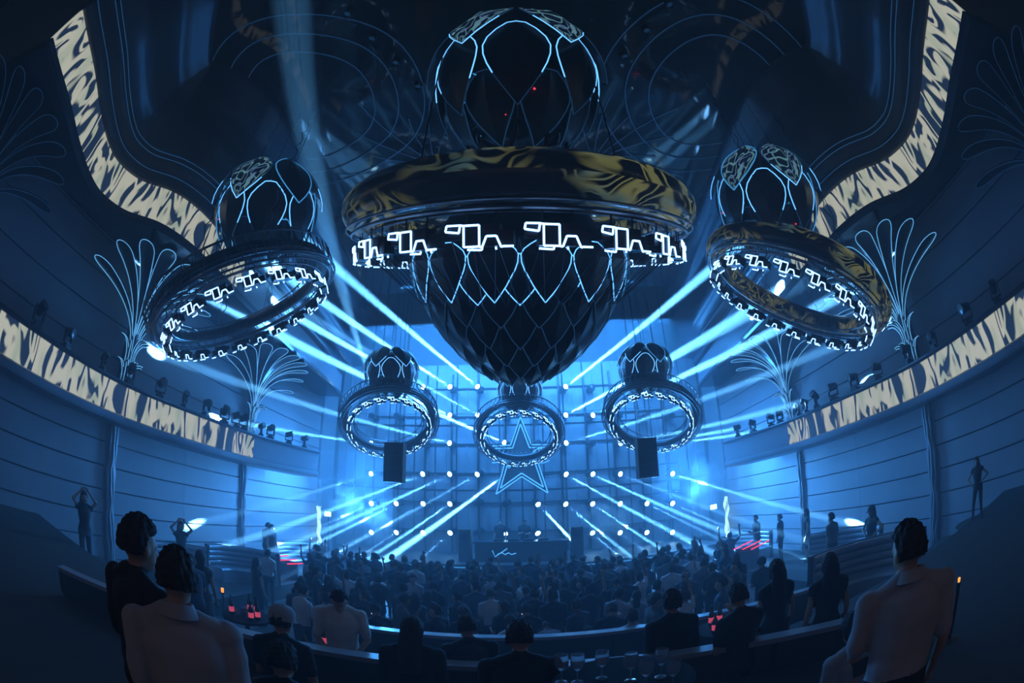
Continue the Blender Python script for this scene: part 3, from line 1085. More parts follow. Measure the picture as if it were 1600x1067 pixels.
# ------------------------------------------------------------------ star sign, speakers, booth
star = empty('star_sign', (-0.02, 19.2, 5.55), 'large blue neon star outline sign hanging behind the small centre ring', 'sign')
def star_pts(R, r, y):
    return [((R if k % 2 == 0 else r) * math.sin(math.pi * k / 5), y, (R if k % 2 == 0 else r) * math.cos(math.pi * k / 5)) for k in range(10)]
so, si = star_pts(2.05, 0.86, 0.06), star_pts(2.05, 0.86, -0.06)
MB().add(so + si, [tuple(range(10)), tuple(range(19, 9, -1))] + [(k, (k + 1) % 10, 10 + (k + 1) % 10, 10 + k) for k in range(10)]).build('backing', M['stage_black'], star)
M['neon_star'] = neon('neon_star', (0.08, 0.44, 1.0), 1.3)
for R, r in ((1.95, 0.80), (1.62, 0.64)):
    q = [Vector(p) for p in star_pts(R, r, -0.10)]
    b = MB()
    for a, c in zip(q, q[1:] + q[:1]):
        b.tube([a, c], 0.03, 6)
    b.build('neon_outline', M['neon_star'], star)
b = MB()
for path_ in ([(-1.1, -0.1), (-0.7, 0.15), (-0.55, -0.4), (-0.3, 0.1), (-0.2, -0.35), (0.1, 0.2), (0.15, -0.3)],
              [(0.35, -0.2), (0.5, 0.25), (0.8, 0.45), (1.15, 0.3), (1.1, 0.0), (0.75, 0.1), (0.9, -0.2), (1.25, -0.1)],
              [(-1.3, -0.15), (-0.2, 0.0), (0.9, 0.25)]):
    b.tube(catmull([(x_, -0.12, z_) for x_, z_ in path_], 5), 0.025, 5)
b.build('neon_script', M['neon_star'], star)
MB().tube([(-0.8, 0.05, 0.6), (-0.8, 0.05, 7.4)], 0.012, 4).build('hanger_cable', M['black_metal'], star)
MB().tube([(0.8, 0.05, 0.6), (0.8, 0.05, 7.4)], 0.012, 4).build('hanger_cable', M['black_metal'], star)

for x, y, lab in ((617, 723, 'dark speaker panel hanging through the small ring left of the star'), (1010, 716, 'dark speaker panel hanging through the small ring right of the star')):
    p = at(x, y, 14.3)
    s = empty('hanging_speaker', p, lab, 'speaker', 'hanging speakers')
    b = MB()
    b.box((0, 0, 0), (0.66, 0.42, 1.32))
    b.build('cabinet', M['stage_black'], s)
    g = MB()
    for k in range(3):
        g.box((0, -0.22, -0.43 + 0.43 * k), (0.60, 0.02, 0.39))
    g.build('grille', M['black_metal'], s)
    for q in (-0.25, 0.25):
        MB().tube([(q, 0, 0.66), (q, 0, 12.98 - p.z)], 0.012, 4).build('suspension_cable', M['black_metal'], s)

booth = empty('dj_booth', (-0.1, 17.5, 1.05), 'black DJ booth with a blue neon check-mark logo on the stage', 'booth')
MB().box((0, 0, 0.40), (3.7, 0.12, 0.80)).box((0, 0.40, 0.40), (3.5, 0.7, 0.76)).build('desk_front', M['stage_black'], booth)
MB().box((0, 0.35, 0.84), (3.9, 1.0, 0.07)).build('desk_top', M['gloss_black'], booth)
b = MB()
for path_ in ([(-1.15, 0.52), (-1.05, 0.25), (-0.55, 0.60)], [(-0.95, 0.36), (-0.75, 0.42), (-0.65, 0.34), (-0.5, 0.42), (-0.38, 0.34), (-0.2, 0.40)]):
    b.tube([(x_, -0.08, z_) for x_, z_ in path_], 0.022, 5)
b.build('neon_logo', M['neon_star'], booth)
g = MB()
for k in range(4):
    g.box((-0.9 + k * 0.6, 0.35, 0.92), (0.42, 0.4, 0.09))
g.build('decks', M['black_metal'], booth)
for q, lab in ((-2.25, 'left'), (2.25, 'right')):
    s = empty('monitor_speaker', (-0.1 + q, 17.6, 1.05), 'tall black monitor speaker at the %s end of the DJ booth' % lab, 'speaker')
    MB().box((0, 0, 0.7), (0.5, 0.5, 1.4)).build('cabinet', M['stage_black'], s)
    MB().lathe([(0.0, 0.02), (0.10, 0.0), (0.18, 0.05), (0.19, 0.05)], 16).build('woofer', M['black_metal'], s, smooth=40).matrix_local = Matrix.Translation((0, -0.25, 1.1)) @ Matrix.Rotation(math.pi / 2, 4, 'X')

for sx, sd in ((-1, 'left'), (1, 'right')):
    e = empty('stage_edge_light', (sx * 4.0, 16.55, 0.95), 'thin blue light bar along the front edge of the stage, %s half' % sd, 'light bar')
    MB().box((0, 0, 0), (6.0, 0.08, 0.10)).build('housing', M['stage_black'], e)
    MB().box((0, -0.05, 0), (5.9, 0.03, 0.04)).build('light_strip', M['neon_mid'], e)

# light on the end pillars, put in as glowing rippled strands
M['col_glow'] = mat('pale_green_pillar_glow', (0.4, 0.5, 0.3), 0.5, emit=(0.50, 0.85, 0.62), es=1.3)
for sx, sd in ((-1, 'left'), (1, 'right')):
    o = empty('lit_pillar_glow', (sx * 9.72, 19.1, 0.0), 'rippled pale green glow of the lit pillar at the %s end of the stage' % sd, 'column')
    for k in range(3):
        pts = [(sx * 0.02 + 0.03 * math.sin(z * 6 + k), -0.14 + 0.14 * k + 0.04 * math.sin(z * 4.4 + k * 1.3), z) for z in [0.2 + 2.75 * i / 30 for i in range(31)]]
        MB().tube(pts, [0.035 + 0.025 * math.sin(i * 0.9 + k * 2) for i in range(31)], 6).build('pillar_glow_strand', M['col_glow'], o, smooth=60)
    MB().box((0, 0, 0.10), (0.3, 0.5, 0.2)).build('foot', M['stage_black'], o)

# two small floodlights glaring out of the smoke
for x, y, lab in ((512, 803, 'small square floodlight glaring at the left end of the stage'), (1115, 792, 'small square floodlight glaring at the right end of the stage')):
    p = atY(x, y, 18.6)
    o = empty('floodlight', p, lab, 'floodlight')
    MB().box((0, 0.08, 0), (0.34, 0.12, 0.24)).build('housing', M['black_metal'], o)
    MB().box((0, 0.0, 0), (0.30, 0.04, 0.20)).build('lens', M['lens'], o)
    MB().tube([(0, 0.1, -0.1), (0, 0.1, -p.z)], 0.03, 6).build('stand', M['black_metal'], o)

# red light bars by the side terraces
for k, (x, y, lab) in enumerate(((1170, 853, 'slanted red light bars on the right terrace'), (445, 874, 'short red light bars on the left terrace'))):
    p = atY(x, y, 12.6)
    o = empty('red_light_bar', (p.x, p.y, p.z), lab, 'light bar')
    MB().box((0, 0.1, (0.45 - p.z) / 2 - 0.03), (0.9, 0.08, p.z - 0.45)).build('stand', M['stage_black'], o)
    for q in range(3):
        MB().tube([(-0.6 + 0.35 * q, 0, 0.0 - 0.07 * q), (0.15 + 0.35 * q, 0, 0.16 - 0.07 * q)], 0.018, 5).build('red_tube', M['red'], o)
# ------------------------------------------------------------------ people
from mathutils import noise
M['skin'] = mat('skin', (0.40, 0.25, 0.18), 0.55)
M['skin2'] = mat('skin_deep', (0.22, 0.13, 0.09), 0.55)
M['hair'] = grain(mat('dark_hair', (0.012, 0.010, 0.010), 0.7), (0.03, 0.025, 0.022), 40)
M['shoe'] = mat('dark_shoe', (0.02, 0.02, 0.02), 0.5)
CLOTH = {}
for nm_, c_ in (('black', (0.015, 0.015, 0.018)), ('navy', (0.02, 0.03, 0.06)), ('grey', (0.12, 0.12, 0.13)), ('white', (0.70, 0.70, 0.70)), ('pale', (0.42, 0.44, 0.48)),
                ('denim', (0.06, 0.08, 0.13)), ('rose', (0.40, 0.39, 0.42)), ('brown', (0.08, 0.05, 0.04))):
    CLOTH[nm_] = grain(mat(nm_ + '_cloth', c_, 0.85), tuple(v * 0.7 for v in c_), 5.0, 0.5, bump=0.35)


def V(*a):
    return Vector(a)


class Body:
    def __init__(s):
        s.mb = MB()
        s.sp = []       # (centre, radius, tag)

    def cap(s, a, b, ra, rb, tg, n=10):
        a, b = Vector(a), Vector(b)
        d = (b - a)
        L = d.length
        d = d.normalized() if L > 1e-6 else Vector((0, 0, 1))
        pts, rr = [], []
        for k in (-0.98, -0.8, -0.45):
            pts.append(a + d * ra * k); rr.append(ra * math.sqrt(1 - k * k))
        m = 4
        for i in range(m + 1):
            t = i / m
            pts.append(a.lerp(b, t)); rr.append(ra + (rb - ra) * t)
        for k in (0.45, 0.8, 0.98):
            pts.append(b + d * rb * k); rr.append(rb * math.sqrt(1 - k * k))
        s.mb.tube(pts, rr, n)
        for i in range(7):
            t = i / 6
            s.sp.append((a.lerp(b, t), ra + (rb - ra) * t, tg))

    def loft(s, secs, tgs, X, n=16):
        vs = []
        for (c, rx, ry) in secs:
            for k in range(n):
                a = 2 * math.pi * k / n
                vs.append(X @ (Vector(c) + Vector((rx * math.cos(a), ry * math.sin(a), 0))))
        fs = []
        for i in range(len(secs) - 1):
            for k in range(n):
                fs.append((i * n + k, i * n + (k + 1) % n, (i + 1) * n + (k + 1) % n, (i + 1) * n + k))
        fs += [tuple(reversed(range(n))), tuple((len(secs) - 1) * n + k for k in range(n))]
        s.mb.add(vs, fs)
        for (c, rx, ry), tg in zip(secs, tgs):
            for q in (-0.5, 0, 0.5):
                s.sp.append((X @ (Vector(c) + Vector((rx * q, 0, 0))), min(rx, ry), tg))

    def ell(s, c, r, tg, X=None):
        X = X or Matrix.Identity(4)
        s.mb.ell((X @ Vector(c)), r, 14, 10, X.to_3x3())
        s.sp.append((X @ Vector(c), sum(r) / 3, tg))


TAGS = ['skin', 'top', 'bottom', 'shoe']


def hand(B, wrist, direction, side, X3, curl=0.35):
    d = Vector(direction).normalized()
    lat = d.cross(Vector((0, 1, 0)))
    if lat.length < 0.2:
        lat = d.cross(Vector((0, 0, 1)))
    lat.normalize()
    nrm = lat.cross(d).normalized()
    w = Vector(wrist)
    B.cap(w, w + d * 0.07, 0.026, 0.034, 'skin', 8)
    B.cap(w + d * 0.06 - lat * 0.018, w + d * 0.085 + lat * 0.018, 0.022, 0.022, 'skin', 8)
    for k, (o, L) in enumerate(((-0.030, 0.062), (-0.010, 0.072), (0.011, 0.068), (0.030, 0.052))):
        a = w + d * 0.085 + lat * o
        m = a + d * L * 0.55 + nrm * curl * 0.012
        B.cap(a, m, 0.0105, 0.0095, 'skin', 6)
        B.cap(m, m + (d * (1 - curl) + nrm * curl).normalized() * L * 0.5, 0.0095, 0.008, 'skin', 6)
    t0 = w + d * 0.03 - lat * 0.026 * side
    t1 = t0 + (d * 0.6 - lat * 0.8 * side).normalized() * 0.045
    B.cap(t0, t1, 0.014, 0.012, 'skin', 6)
    B.cap(t1, t1 + (d * 0.9 - lat * 0.3 * side).normalized() * 0.034, 0.012, 0.009, 'skin', 6)


def make_body(name, arms, lean=0.0, twist=0.0, female=False, sleeve=0.6, dress=False, legs=None, nod=0.0, look=0.0, voxel=0.02, seated=False, collar=False, bulk=1.0, folds=0.0):
    """one continuous figure: arms = ((elbow, wrist), (elbow, wrist)) for right (+x) and left (-x), facing +y"""
    B = Body()
    f = 0.90 if female else 1.0
    hipz = 0.95
    XL = Matrix.Translation((0, 0, hipz)) @ Matrix.Rotation(-lean, 4, 'X') @ Matrix.Rotation(twist, 4, 'Z') @ Matrix.Translation((0, 0, -hipz))
    k = 0.012
    bt = 'top' if dress else 'bottom'
    wa = 0.118 if female else 0.150
    secs = [((0, 0, 0.86), 0.165, 0.115), ((0, -0.01, 0.95), 0.172 * (1.02 if female else 1), 0.12), ((0, 0, 1.02), 0.160, 0.112), ((0, 0.0, 1.12), wa, 0.10),
            ((0, 0.005, 1.25), 0.165 * f, 0.118), ((0, 0.0, 1.35), 0.182 * f, 0.118), ((0, -0.01, 1.42), 0.165 * f, 0.092), ((0, -0.012, 1.465), 0.085, 0.065)]
    secs = [(c, rx * bulk + k, ry * bulk + k) for c, rx, ry in secs]
    B.loft(secs, [bt, bt, 'top', 'top', 'top', 'top', 'top', 'top'], XL)
    sh = 0.196 * f * bulk
    for sx, (el, wr) in zip((1, -1), arms):
        s_ = XL @ V(sx * sh, -0.01, 1.425)
        el, wr = XL @ Vector(el), XL @ Vector(wr)
        B.cap(XL @ V(sx * 0.07, -0.012, 1.44), s_, 0.055, 0.068, 'top')
        cut = s_.lerp(el, min(1.0, sleeve))
        B.cap(s_, cut, 0.066, 0.060 if sleeve < 1 else 0.054, 'top')
        if sleeve < 1:
            B.cap(cut, el, 0.043, 0.039, 'skin')
            B.cap(el, wr, 0.039, 0.027, 'skin')
        else:
            B.cap(el, el.lerp(wr, 0.94), 0.050, 0.036, 'top')
            B.cap(el.lerp(wr, 0.9), wr, 0.028, 0.026, 'skin')
        hand(B, wr, wr - el, sx, None)
    for sx in (-1, 1):
        B.cap(XL @ V(sx * 0.03, -0.025, 1.505), XL @ V(sx * 0.135, -0.02, 1.455), 0.045, 0.058, 'top')
    # neck, head
    XH = XL @ Matrix.Translation((0, -0.005, 1.50)) @ Matrix.Rotation(look, 4, 'Z') @ Matrix.Rotation(-nod, 4, 'X') @ Matrix.Translation((0, 0.005, -1.50))
    B.cap(XL @ V(0, -0.012, 1.44), XH @ V(0, 0.005, 1.56), 0.055 * f, 0.052 * f, 'skin')
    if collar:
        B.cap(XL @ V(-0.03, -0.025, 1.485), XL @ V(0.03, -0.025, 1.485), 0.042, 0.042, 'top')
        B.cap(XL @ V(-0.03, 0.02, 1.475), XL @ V(0.03, 0.02, 1.475), 0.038, 0.038, 'top')
    B.ell((0, 0.005, 1.645), (0.076, 0.096, 0.098), 'skin', XH)
    B.ell((0, 0.035, 1.585), (0.058, 0.070, 0.070), 'skin', XH)
    B.ell((0, 0.062, 1.545), (0.034, 0.030, 0.026), 'skin', XH)        # chin
    B.cap(XH @ V(0, 0.098, 1.640), XH @ V(0, 0.116, 1.603), 0.010, 0.015, 'skin', 8)      # nose
    B.cap(XH @ V(-0.035, 0.088, 1.652), XH @ V(0.035, 0.088, 1.652), 0.013, 0.013, 'skin', 8)  # brow
    B.cap(XH @ V(-0.018, 0.094, 1.574), XH @ V(0.018, 0.094, 1.574), 0.011, 0.011, 'skin', 8)  # lips
    for sx in (-1, 1):
        B.ell((sx * 0.080, 0.0, 1.618), (0.012, 0.022, 0.032), 'skin', XH)
    # legs
    legs = legs or ((V(0.10, 0.02, 0.50), V(0.105, -0.03, 0.085)), (V(-0.10, 0.02, 0.50), V(-0.105, -0.03, 0.085)))
    for sx, (kn, an) in zip((1, -1), legs):
        h = V(sx * 0.090, 0, 0.92)
        B.cap(h, kn, 0.090 if female else 0.088, 0.060, 'skin' if dress else 'bottom')
        B.cap(kn, an, 0.058, 0.042, 'skin' if dress else 'bottom')
        fw = V(0, 1, 0)
        B.cap(an + V(0, -0.035, -0.045), an + fw * 0.13 + V(0, 0, -0.052), 0.040, 0.032, 'shoe')
        B.cap(an + V(0, 0, -0.02), an + fw * 0.02 + V(0, 0, -0.045), 0.046, 0.040, 'shoe')
    if dress:
        B.loft([((0, 0, 0.98), 0.165, 0.12), ((0, 0, 0.85), 0.185, 0.14), ((0, 0.01, 0.66), 0.20, 0.15), ((0, 0.01, 0.60), 0.195, 0.145)], ['top'] * 4, Matrix.Identity(4))
    raw = B.mb.mesh(name + '_raw', M['skin'])
    tmp = bpy.data.objects.new(name + '_raw', raw)
    COL.objects.link(tmp)
    rm = tmp.modifiers.new('r', 'REMESH')
    rm.mode = 'VOXEL'
    rm.voxel_size = voxel
    sm = tmp.modifiers.new('s', 'SMOOTH')
    sm.factor = 0.5
    sm.iterations = 4 if voxel > 0.011 else 6
    dg = bpy.context.evaluated_depsgraph_get()
    me = bpy.data.meshes.new_from_object(tmp.evaluated_get(dg))
    me.name = name
    bpy.data.objects.remove(tmp)
    me.materials.clear()
    for t in TAGS:
        me.materials.append(M['skin'])
    N = len(me.polygons)
    cen = np.empty(N * 3)
    me.polygons.foreach_get('center', cen)
    cen = cen.reshape(-1, 3)
    C = np.array([tuple(c) for c, r, t in B.sp])
    Rr = np.array([r for c, r, t in B.sp])
    T = np.array([TAGS.index(t) for c, r, t in B.sp])
    idx = np.empty(N, dtype=np.int32)
    for a in range(0, N, 4000):
        d = np.linalg.norm(cen[a:a + 4000, None, :] - C[None], axis=2) - Rr[None]
        idx[a:a + 4000] = T[d.argmin(1)]
    me.polygons.foreach_set('material_index', idx)
    if folds:       # cloth creases
        vt = set()
        for p, k_ in zip(me.polygons, idx):
            if k_ == 1:
                vt.update(p.vertices)
        nrm = [v.normal.copy() for v in me.vertices]
        for vi in vt:
            v = me.vertices[vi]
            c = v.co
            w = noise.noise(V(c.x * 9, c.y * 9, c.z * 3.4)) + 0.6 * noise.noise(V(c.x * 5 + c.z * 9, c.y * 5, c.z * 7 - c.x * 8))
            v.co = c + nrm[vi] * (folds * w)
    me.polygons.foreach_set('use_smooth', [True] * N)
    return dict(mesh=me, head=XH.copy(), eye=XH)


def smooth01(x):
    x = max(0.0, min(1.0, x))
    return x * x * (3 - 2 * x)


def hair_mesh(kind, seed=0, n=72, m=44):
    """a head of hair around the head's own space (same coordinates as the standing body)"""
    rnd = random.Random(seed)
    ph = [rnd.uniform(0, 6.28) for _ in range(8)]
    c = V(0, 0.0, 1.645)
    b = MB()
    vs, fs = [], []
    for i in range(m + 1):
        t = math.pi * i / m
        for k in range(n):
            a = 2 * math.pi * k / n
            d = V(math.sin(t) * math.cos(a), math.sin(t) * math.sin(a), math.cos(t))
            back = smooth01((-d.y + (0.18 if kind == 'short' else 0.35)) / 0.5)
            low = -0.50 if kind == 'short' else -0.95
            lim = 0.42 * (1 - back) + low * back        # hairline height by direction
            cover = smooth01((d.z - lim) / 0.16)
            tuft = (0.008 * math.sin(37 * a + 11 * t + ph[3]) * math.sin(29 * t + ph[4]) if kind == 'short' else 0.0) + 0.010 * math.sin(9 * a + ph[0] + 4 * t) + 0.007 * math.sin(17 * a + ph[1] - 7 * t) + 0.006 * math.sin(23 * t + ph[2] + 3 * a)
            rx, ry, rz = (0.080, 0.101, 0.106) if kind == 'short' else (0.085, 0.105, 0.110)
            gro = 0.016 if kind == 'short' else 0.014
            e = V(d.x * (rx + gro), d.y * (ry + gro), d.z * (rz + gro + 0.012)) * (1 + (tuft * 3.6 if kind == 'short' else tuft * 2))
            inn = V(d.x * 0.060, d.y * 0.070, d.z * 0.07)
            vs.append(c + inn.lerp(e, cover))
    for i in range(m):
        for k in range(n):
            fs.append((i * n + k, (i + 1) * n + k, (i + 1) * n + (k + 1) % n, i * n + (k + 1) % n))
    b.add(vs, fs)
    if kind == 'long':      # a fall of hair down the back
        nz = 9
        v2, f2 = [], []
        for i in range(nz + 1):
            t = i / nz
            z = 1.66 - 0.42 * t
            for k in range(14):
                a = 2 * math.pi * k / 14
                w = 0.088 + 0.020 * math.sin(t * 2.6) + 0.006 * math.sin(5 * a + t * 9)
                v2.append((w * math.cos(a) * (1 - 0.25 * t * t), -0.070 - 0.018 * t + 0.045 * math.sin(a) * (1 - 0.3 * t), z))
        for i in range(nz):
            for k in range(14):
                f2.append((i * 14 + k, i * 14 + (k + 1) % 14, (i + 1) * 14 + (k + 1) % 14, (i + 1) * 14 + k))
        f2 += [tuple(range(14)), tuple(nz * 14 + k for k in reversed(range(14)))]
        b.add(v2, f2)
    return b.mesh('hair', M['hair'], smooth=60)


HAIR = {('short', 0): hair_mesh('short', 1), ('short', 1): hair_mesh('short', 7), ('long', 0): hair_mesh('long', 3), ('long', 1): hair_mesh('long', 9)}


def cap_mesh(m):
    b = MB()
    b.lathe([(0.112, -0.005), (0.116, 0.03), (0.106, 0.085), (0.07, 0.125), (0.0, 0.140)], 20, (0, 0.0, 1.655))
    vs = []
    for i in range(9):
        a = math.pi * i / 8
        vs += [(0.105 * math.cos(a), 0.105 * math.sin(a), 1.665), (0.085 * math.cos(a), 0.115 + 0.085 * math.sin(a), 1.650), (0.085 * math.cos(a), 0.115 + 0.085 * math.sin(a), 1.644), (0.105 * math.cos(a), 0.105 * math.sin(a), 1.659)]
    fs = []
    for i in range(8):
        for k in range(4):
            fs.append((i * 4 + k, i * 4 + (k + 1) % 4, (i + 1) * 4 + (k + 1) % 4, (i + 1) * 4 + k))
    b.add(vs, fs)
    return b.mesh('cap', m, smooth=50)


CAP = {'dark': cap_mesh(CLOTH['black']), 'light': cap_mesh(CLOTH['pale'])}
DOWN = ((V(0.235, -0.02, 1.13), V(0.245, 0.06, 0.88)), (V(-0.235, -0.02, 1.13), V(-0.245, 0.06, 0.88)))
FOLD = ((V(0.24, 0.02, 1.14), V(0.10, 0.22, 1.20)), (V(-0.24, 0.02, 1.14), V(-0.09, 0.24, 1.16)))
R_UP = ((V(0.27, 0.06, 1.66), V(0.22, 0.10, 1.92)), DOWN[1])
L_UP = (DOWN[0], (V(-0.26, 0.08, 1.64), V(-0.24, 0.16, 1.89)))
BOTH = ((V(0.36, 0.05, 1.60), V(0.33, 0.08, 1.86)), (V(-0.35, 0.05, 1.58), V(-0.36, 0.10, 1.84)))
PHONE = ((V(0.24, 0.10, 1.22), V(0.12, 0.26, 1.42)), FOLD[1])
ARCH = {
    'stand': make_body('person_body', DOWN, lean=0.04),
    'relaxed': make_body('person_body', FOLD, lean=0.08, nod=0.2),
    'arm_up': make_body('person_body', R_UP, lean=0.03),
    'arms_up': make_body('person_body', BOTH, lean=0.03, sleeve=0.55),
    'phone': make_body('person_body', PHONE, lean=0.05, nod=0.3),
    'woman': make_body('person_body', DOWN, female=True, sleeve=0.15, dress=True),
    'woman_arm': make_body('person_body', L_UP, female=True, sleeve=0.15, twist=0.2),
    'turned': make_body('person_body', FOLD, twist=0.5, look=0.5, lean=0.06),
    'coat': make_body('person_body', DOWN, sleeve=1.1, bulk=1.08, lean=0.05),
    'bent': make_body('person_body', ((V(0.22, 0.18, 1.22), V(0.14, 0.36, 1.08)), (V(-0.22, 0.18, 1.22), V(-0.12, 0.36, 1.05))), lean=0.75, nod=0.3),
}
_pn = [0]
MATS = {'skin': 'skin'}


def person(arch, loc, rotz, top, bottom, hair, scale, label, group=None, hat=None, skin='skin'):
    A = ARCH[arch]
    o = link('person', A['mesh'])
    o.location = loc
    o.rotation_euler = (0, 0, rotz)
    o.scale = (scale,) * 3
    for i, m in enumerate((M[skin], CLOTH[top], CLOTH[bottom], M['shoe'])):
        o.material_slots[i].link = 'OBJECT'
        o.material_slots[i].material = m
    tag(o, label, 'person', group)
    if hair:
        h = link('hair', HAIR[hair], o)
        h.matrix_local = A['head']
    if hat:
        h = link('cap', CAP[hat], o)
        h.matrix_local = A['head']
    return o


def by_head(x, y, floor, d=None):
    """where someone stands whose head is seen at x, y; the height follows from the floor they stand on"""
    r = ray(x, y)
    if d is None:
        d = (floor + 1.63 - EYE.z) / r.z
    p = EYE + r * d
    return Vector((p.x, p.y, floor)), (p.z - floor) / 1.63


# --- those who stand out
ARCH['point'] = make_body('person_body', ((V(0.46, 0.02, 1.44), V(0.72, 0.04, 1.47)), (V(-0.30, 0.04, 1.22), V(-0.16, 0.20, 1.30))), sleeve=1.1, lean=0.02)
ARCH['fist'] = make_body('person_body', (DOWN[0], (V(-0.23, 0.04, 1.70), V(-0.17, 0.06, 1.96))), female=False, sleeve=0.55)
ARCH['hip'] = make_body('person_body', ((V(0.40, -0.06, 1.20), V(0.20, 0.02, 1.04)), (V(-0.38, -0.04, 1.22), V(-0.20, 0.04, 1.10))), female=True, sleeve=0.1, lean=-0.05, twist=-0.25,
                       legs=((V(0.16, 0.10, 0.52), V(0.20, 0.02, 0.085)), (V(-0.10, 0.02, 0.50), V(-0.12, -0.03, 0.085))), voxel=0.015)
ARCH['hands_head'] = make_body('person_body', ((V(0.32, 0.05, 1.58), V(0.12, 0.06, 1.76)), (V(-0.32, 0.05, 1.58), V(-0.12, 0.06, 1.76))), female=True, sleeve=0.1, lean=-0.04, voxel=0.015)
ARCH['tshirt_front'] = make_body('person_body', ((V(0.27, 0.06, 1.15), V(0.13, 0.27, 1.05)), (V(-0.27, 0.06, 1.15), V(-0.13, 0.27, 1.03))), lean=0.10, nod=0.55, sleeve=0.78, voxel=0.011, bulk=1.06, folds=0.010)
ARCH['fg_jacket'] = make_body('person_body', ((V(0.26, 0.03, 1.14), V(0.16, 0.24, 1.10)), (V(-0.26, 0.0, 1.13), V(-0.22, 0.16, 0.93))), sleeve=1.1, bulk=1.10, nod=0.12, collar=True, folds=0.016, voxel=0.010)
ARCH['fg_shirt'] = make_body('person_body', DOWN, sleeve=1.1, bulk=1.06, nod=0.10, collar=True, folds=0.016, voxel=0.010, lean=0.08)
ARCH['fg_polo'] = make_body('person_body', ((V(0.25, -0.02, 1.14), V(0.25, 0.10, 0.90)), (V(-0.25, 0.02, 1.14), V(-0.16, 0.24, 1.05))), sleeve=0.8, bulk=1.06, nod=0.10, look=0.5, collar=True, folds=0.016, voxel=0.010, lean=0.05)

TOPS = ['black'] * 9 + ['navy'] * 7 + ['grey'] * 3 + ['denim'] * 3 + ['pale'] * 2 + ['white'] * 2
taken = []
SOFAS = [(-9.0, 8.3), (-8.4, 10.9), (-8.6, 15.0), (9.0, 9.4), (6.3, 6.0), (8.6, 15.0)]


def solo(arch, x, y, floor, rot, top, bottom, hair, label, hat=None, d=None, skin='skin'):
    loc, s = by_head(x, y, floor, d)
    taken.append((loc.x, loc.y))
    rot = rot - math.degrees(math.atan2(loc.x, loc.y))      # 0: back turned to the rear tier
    return person(arch, loc, math.radians(rot), top, bottom, hair, s, label, None, hat, skin)


def collar(o, m):
    b = MB()
    n = 28
    vs = []
    for k in range(n + 1):          # open at the throat, folded over at the back
        a = math.radians(-60 + 300 * k / n + 0.0) + math.pi
        ca, sa = math.cos(a + math.pi / 2), math.sin(a + math.pi / 2)
        dz = -0.012 * sa
        for r_, z_ in ((0.064, 1.555), (0.072, 1.557), (0.092, 1.500), (0.086, 1.494), (0.066, 1.545)):
            vs.append((r_ * ca, -0.012 + r_ * 1.02 * sa, z_ + dz))
    fs = [(k * 5 + i, k * 5 + (i + 1) % 5, (k + 1) * 5 + (i + 1) % 5, (k + 1) * 5 + i) for k in range(n) for i in range(5)]
    b.add(vs, fs)
    b.build('collar', m, o, smooth=50)


solo('fg_jacket', 212, 852, 1.6, -58, 'black', 'black', ('short', 0), 'man in black jacket seen side-on beside the man in the light shirt', d=1.95)
_c = solo('fg_shirt', 274, 912, 1.6, -8, 'rose', 'black', ('short', 1), 'man in light collared shirt seen from behind next to the black jacket', d=1.65)
collar(_c, CLOTH['rose'])
_c = solo('fg_polo', 1424, 862, 1.6, 12, 'rose', 'black', ('short', 0), 'man in pale polo shirt seen from behind at the right ledge', d=1.9)
collar(_c, CLOTH['rose'])
solo('tshirt_front', 531, 930, 0.8, 176, 'white', 'black', ('short', 1), 'man in white T-shirt facing the rear and looking down')
solo('point', 547, 884, 0.0, -8, 'black', 'black', ('short', 0), 'man in black with one arm stretched straight out sideways')
solo('stand', 912, 888, 0.0, 0, 'pale', 'black', ('short', 0), 'man in pale T-shirt and dark trousers, back turned, beside the denim shirt')
solo('turned', 953, 886, 0.0, -10, 'denim', 'denim', ('short', 1), 'man in blue shirt and jeans, back turned, beside the pale T-shirt')
solo('fist', 1094, 860, 0.0, 5, 'black', 'black', ('short', 0), 'person in black T-shirt punching one fist high above the crowd')
solo('hip', 1361, 800, 0.45, 150, 'black', 'black', ('long', 0), 'dancer in dark cap and crop top, hands on hips, on right terrace', hat='dark')
solo('hands_head', 283, 823, 0.45, 200, 'black', 'black', ('long', 1), 'dancer in dark outfit with both hands at her head, left terrace')
solo('stand', 1049, 890, 0.0, 12, 'white', 'denim', ('short', 1), 'man in white T-shirt near the person with the raised fist')
solo('relaxed', 768, 931, 0.0, 8, 'white', 'black', ('short', 0), 'man in white T-shirt seen from behind in mid crowd')
solo('bent', 866, 974, 0.0, 20, 'pale', 'black', ('short', 1), 'person in pale denim jacket bending over a table', d=7.3)
solo('bent', 906, 985, 0.0, -15, 'white', 'black', ('short', 0), 'person in white T-shirt and dark cap bending forward', hat='dark', d=6.9)
solo('coat', 988, 966, 0.0, 10, 'pale', 'black', ('short', 0), 'man in light long-sleeved shirt behind the ledge')
solo('coat', 1052, 944, 0.8, 25, 'black', 'black', ('short', 1), 'tall man in black seen from behind, right of the light long-sleeved shirt')
solo('woman', 1213, 893, 0.8, 30, 'black', 'black', ('long', 0), 'long-haired woman in black standing by the right ledge')
solo('woman', 1296, 884, 0.8, 20, 'black', 'black', ('long', 1), 'long-haired woman in black nearest the curved sofa')
solo('phone', 1160, 935, 0.8, 35, 'black', 'black', ('short', 0), 'person in black holding hands up before the chest at the right ledge')
solo('relaxed', 1192, 880, 0.0, 20, 'black', 'black', ('short', 1), 'man in dark baseball cap amid the crowd near the right terrace', hat='dark')
solo('relaxed', 434, 975, 0.8, -25, 'black', 'black', ('short', 0), 'person in light cap and dark top by the bottle table', hat='light')
solo('stand', 418, 866, 0.0, -30, 'white', 'black', ('short', 1), 'man in white T-shirt standing below the left terrace')
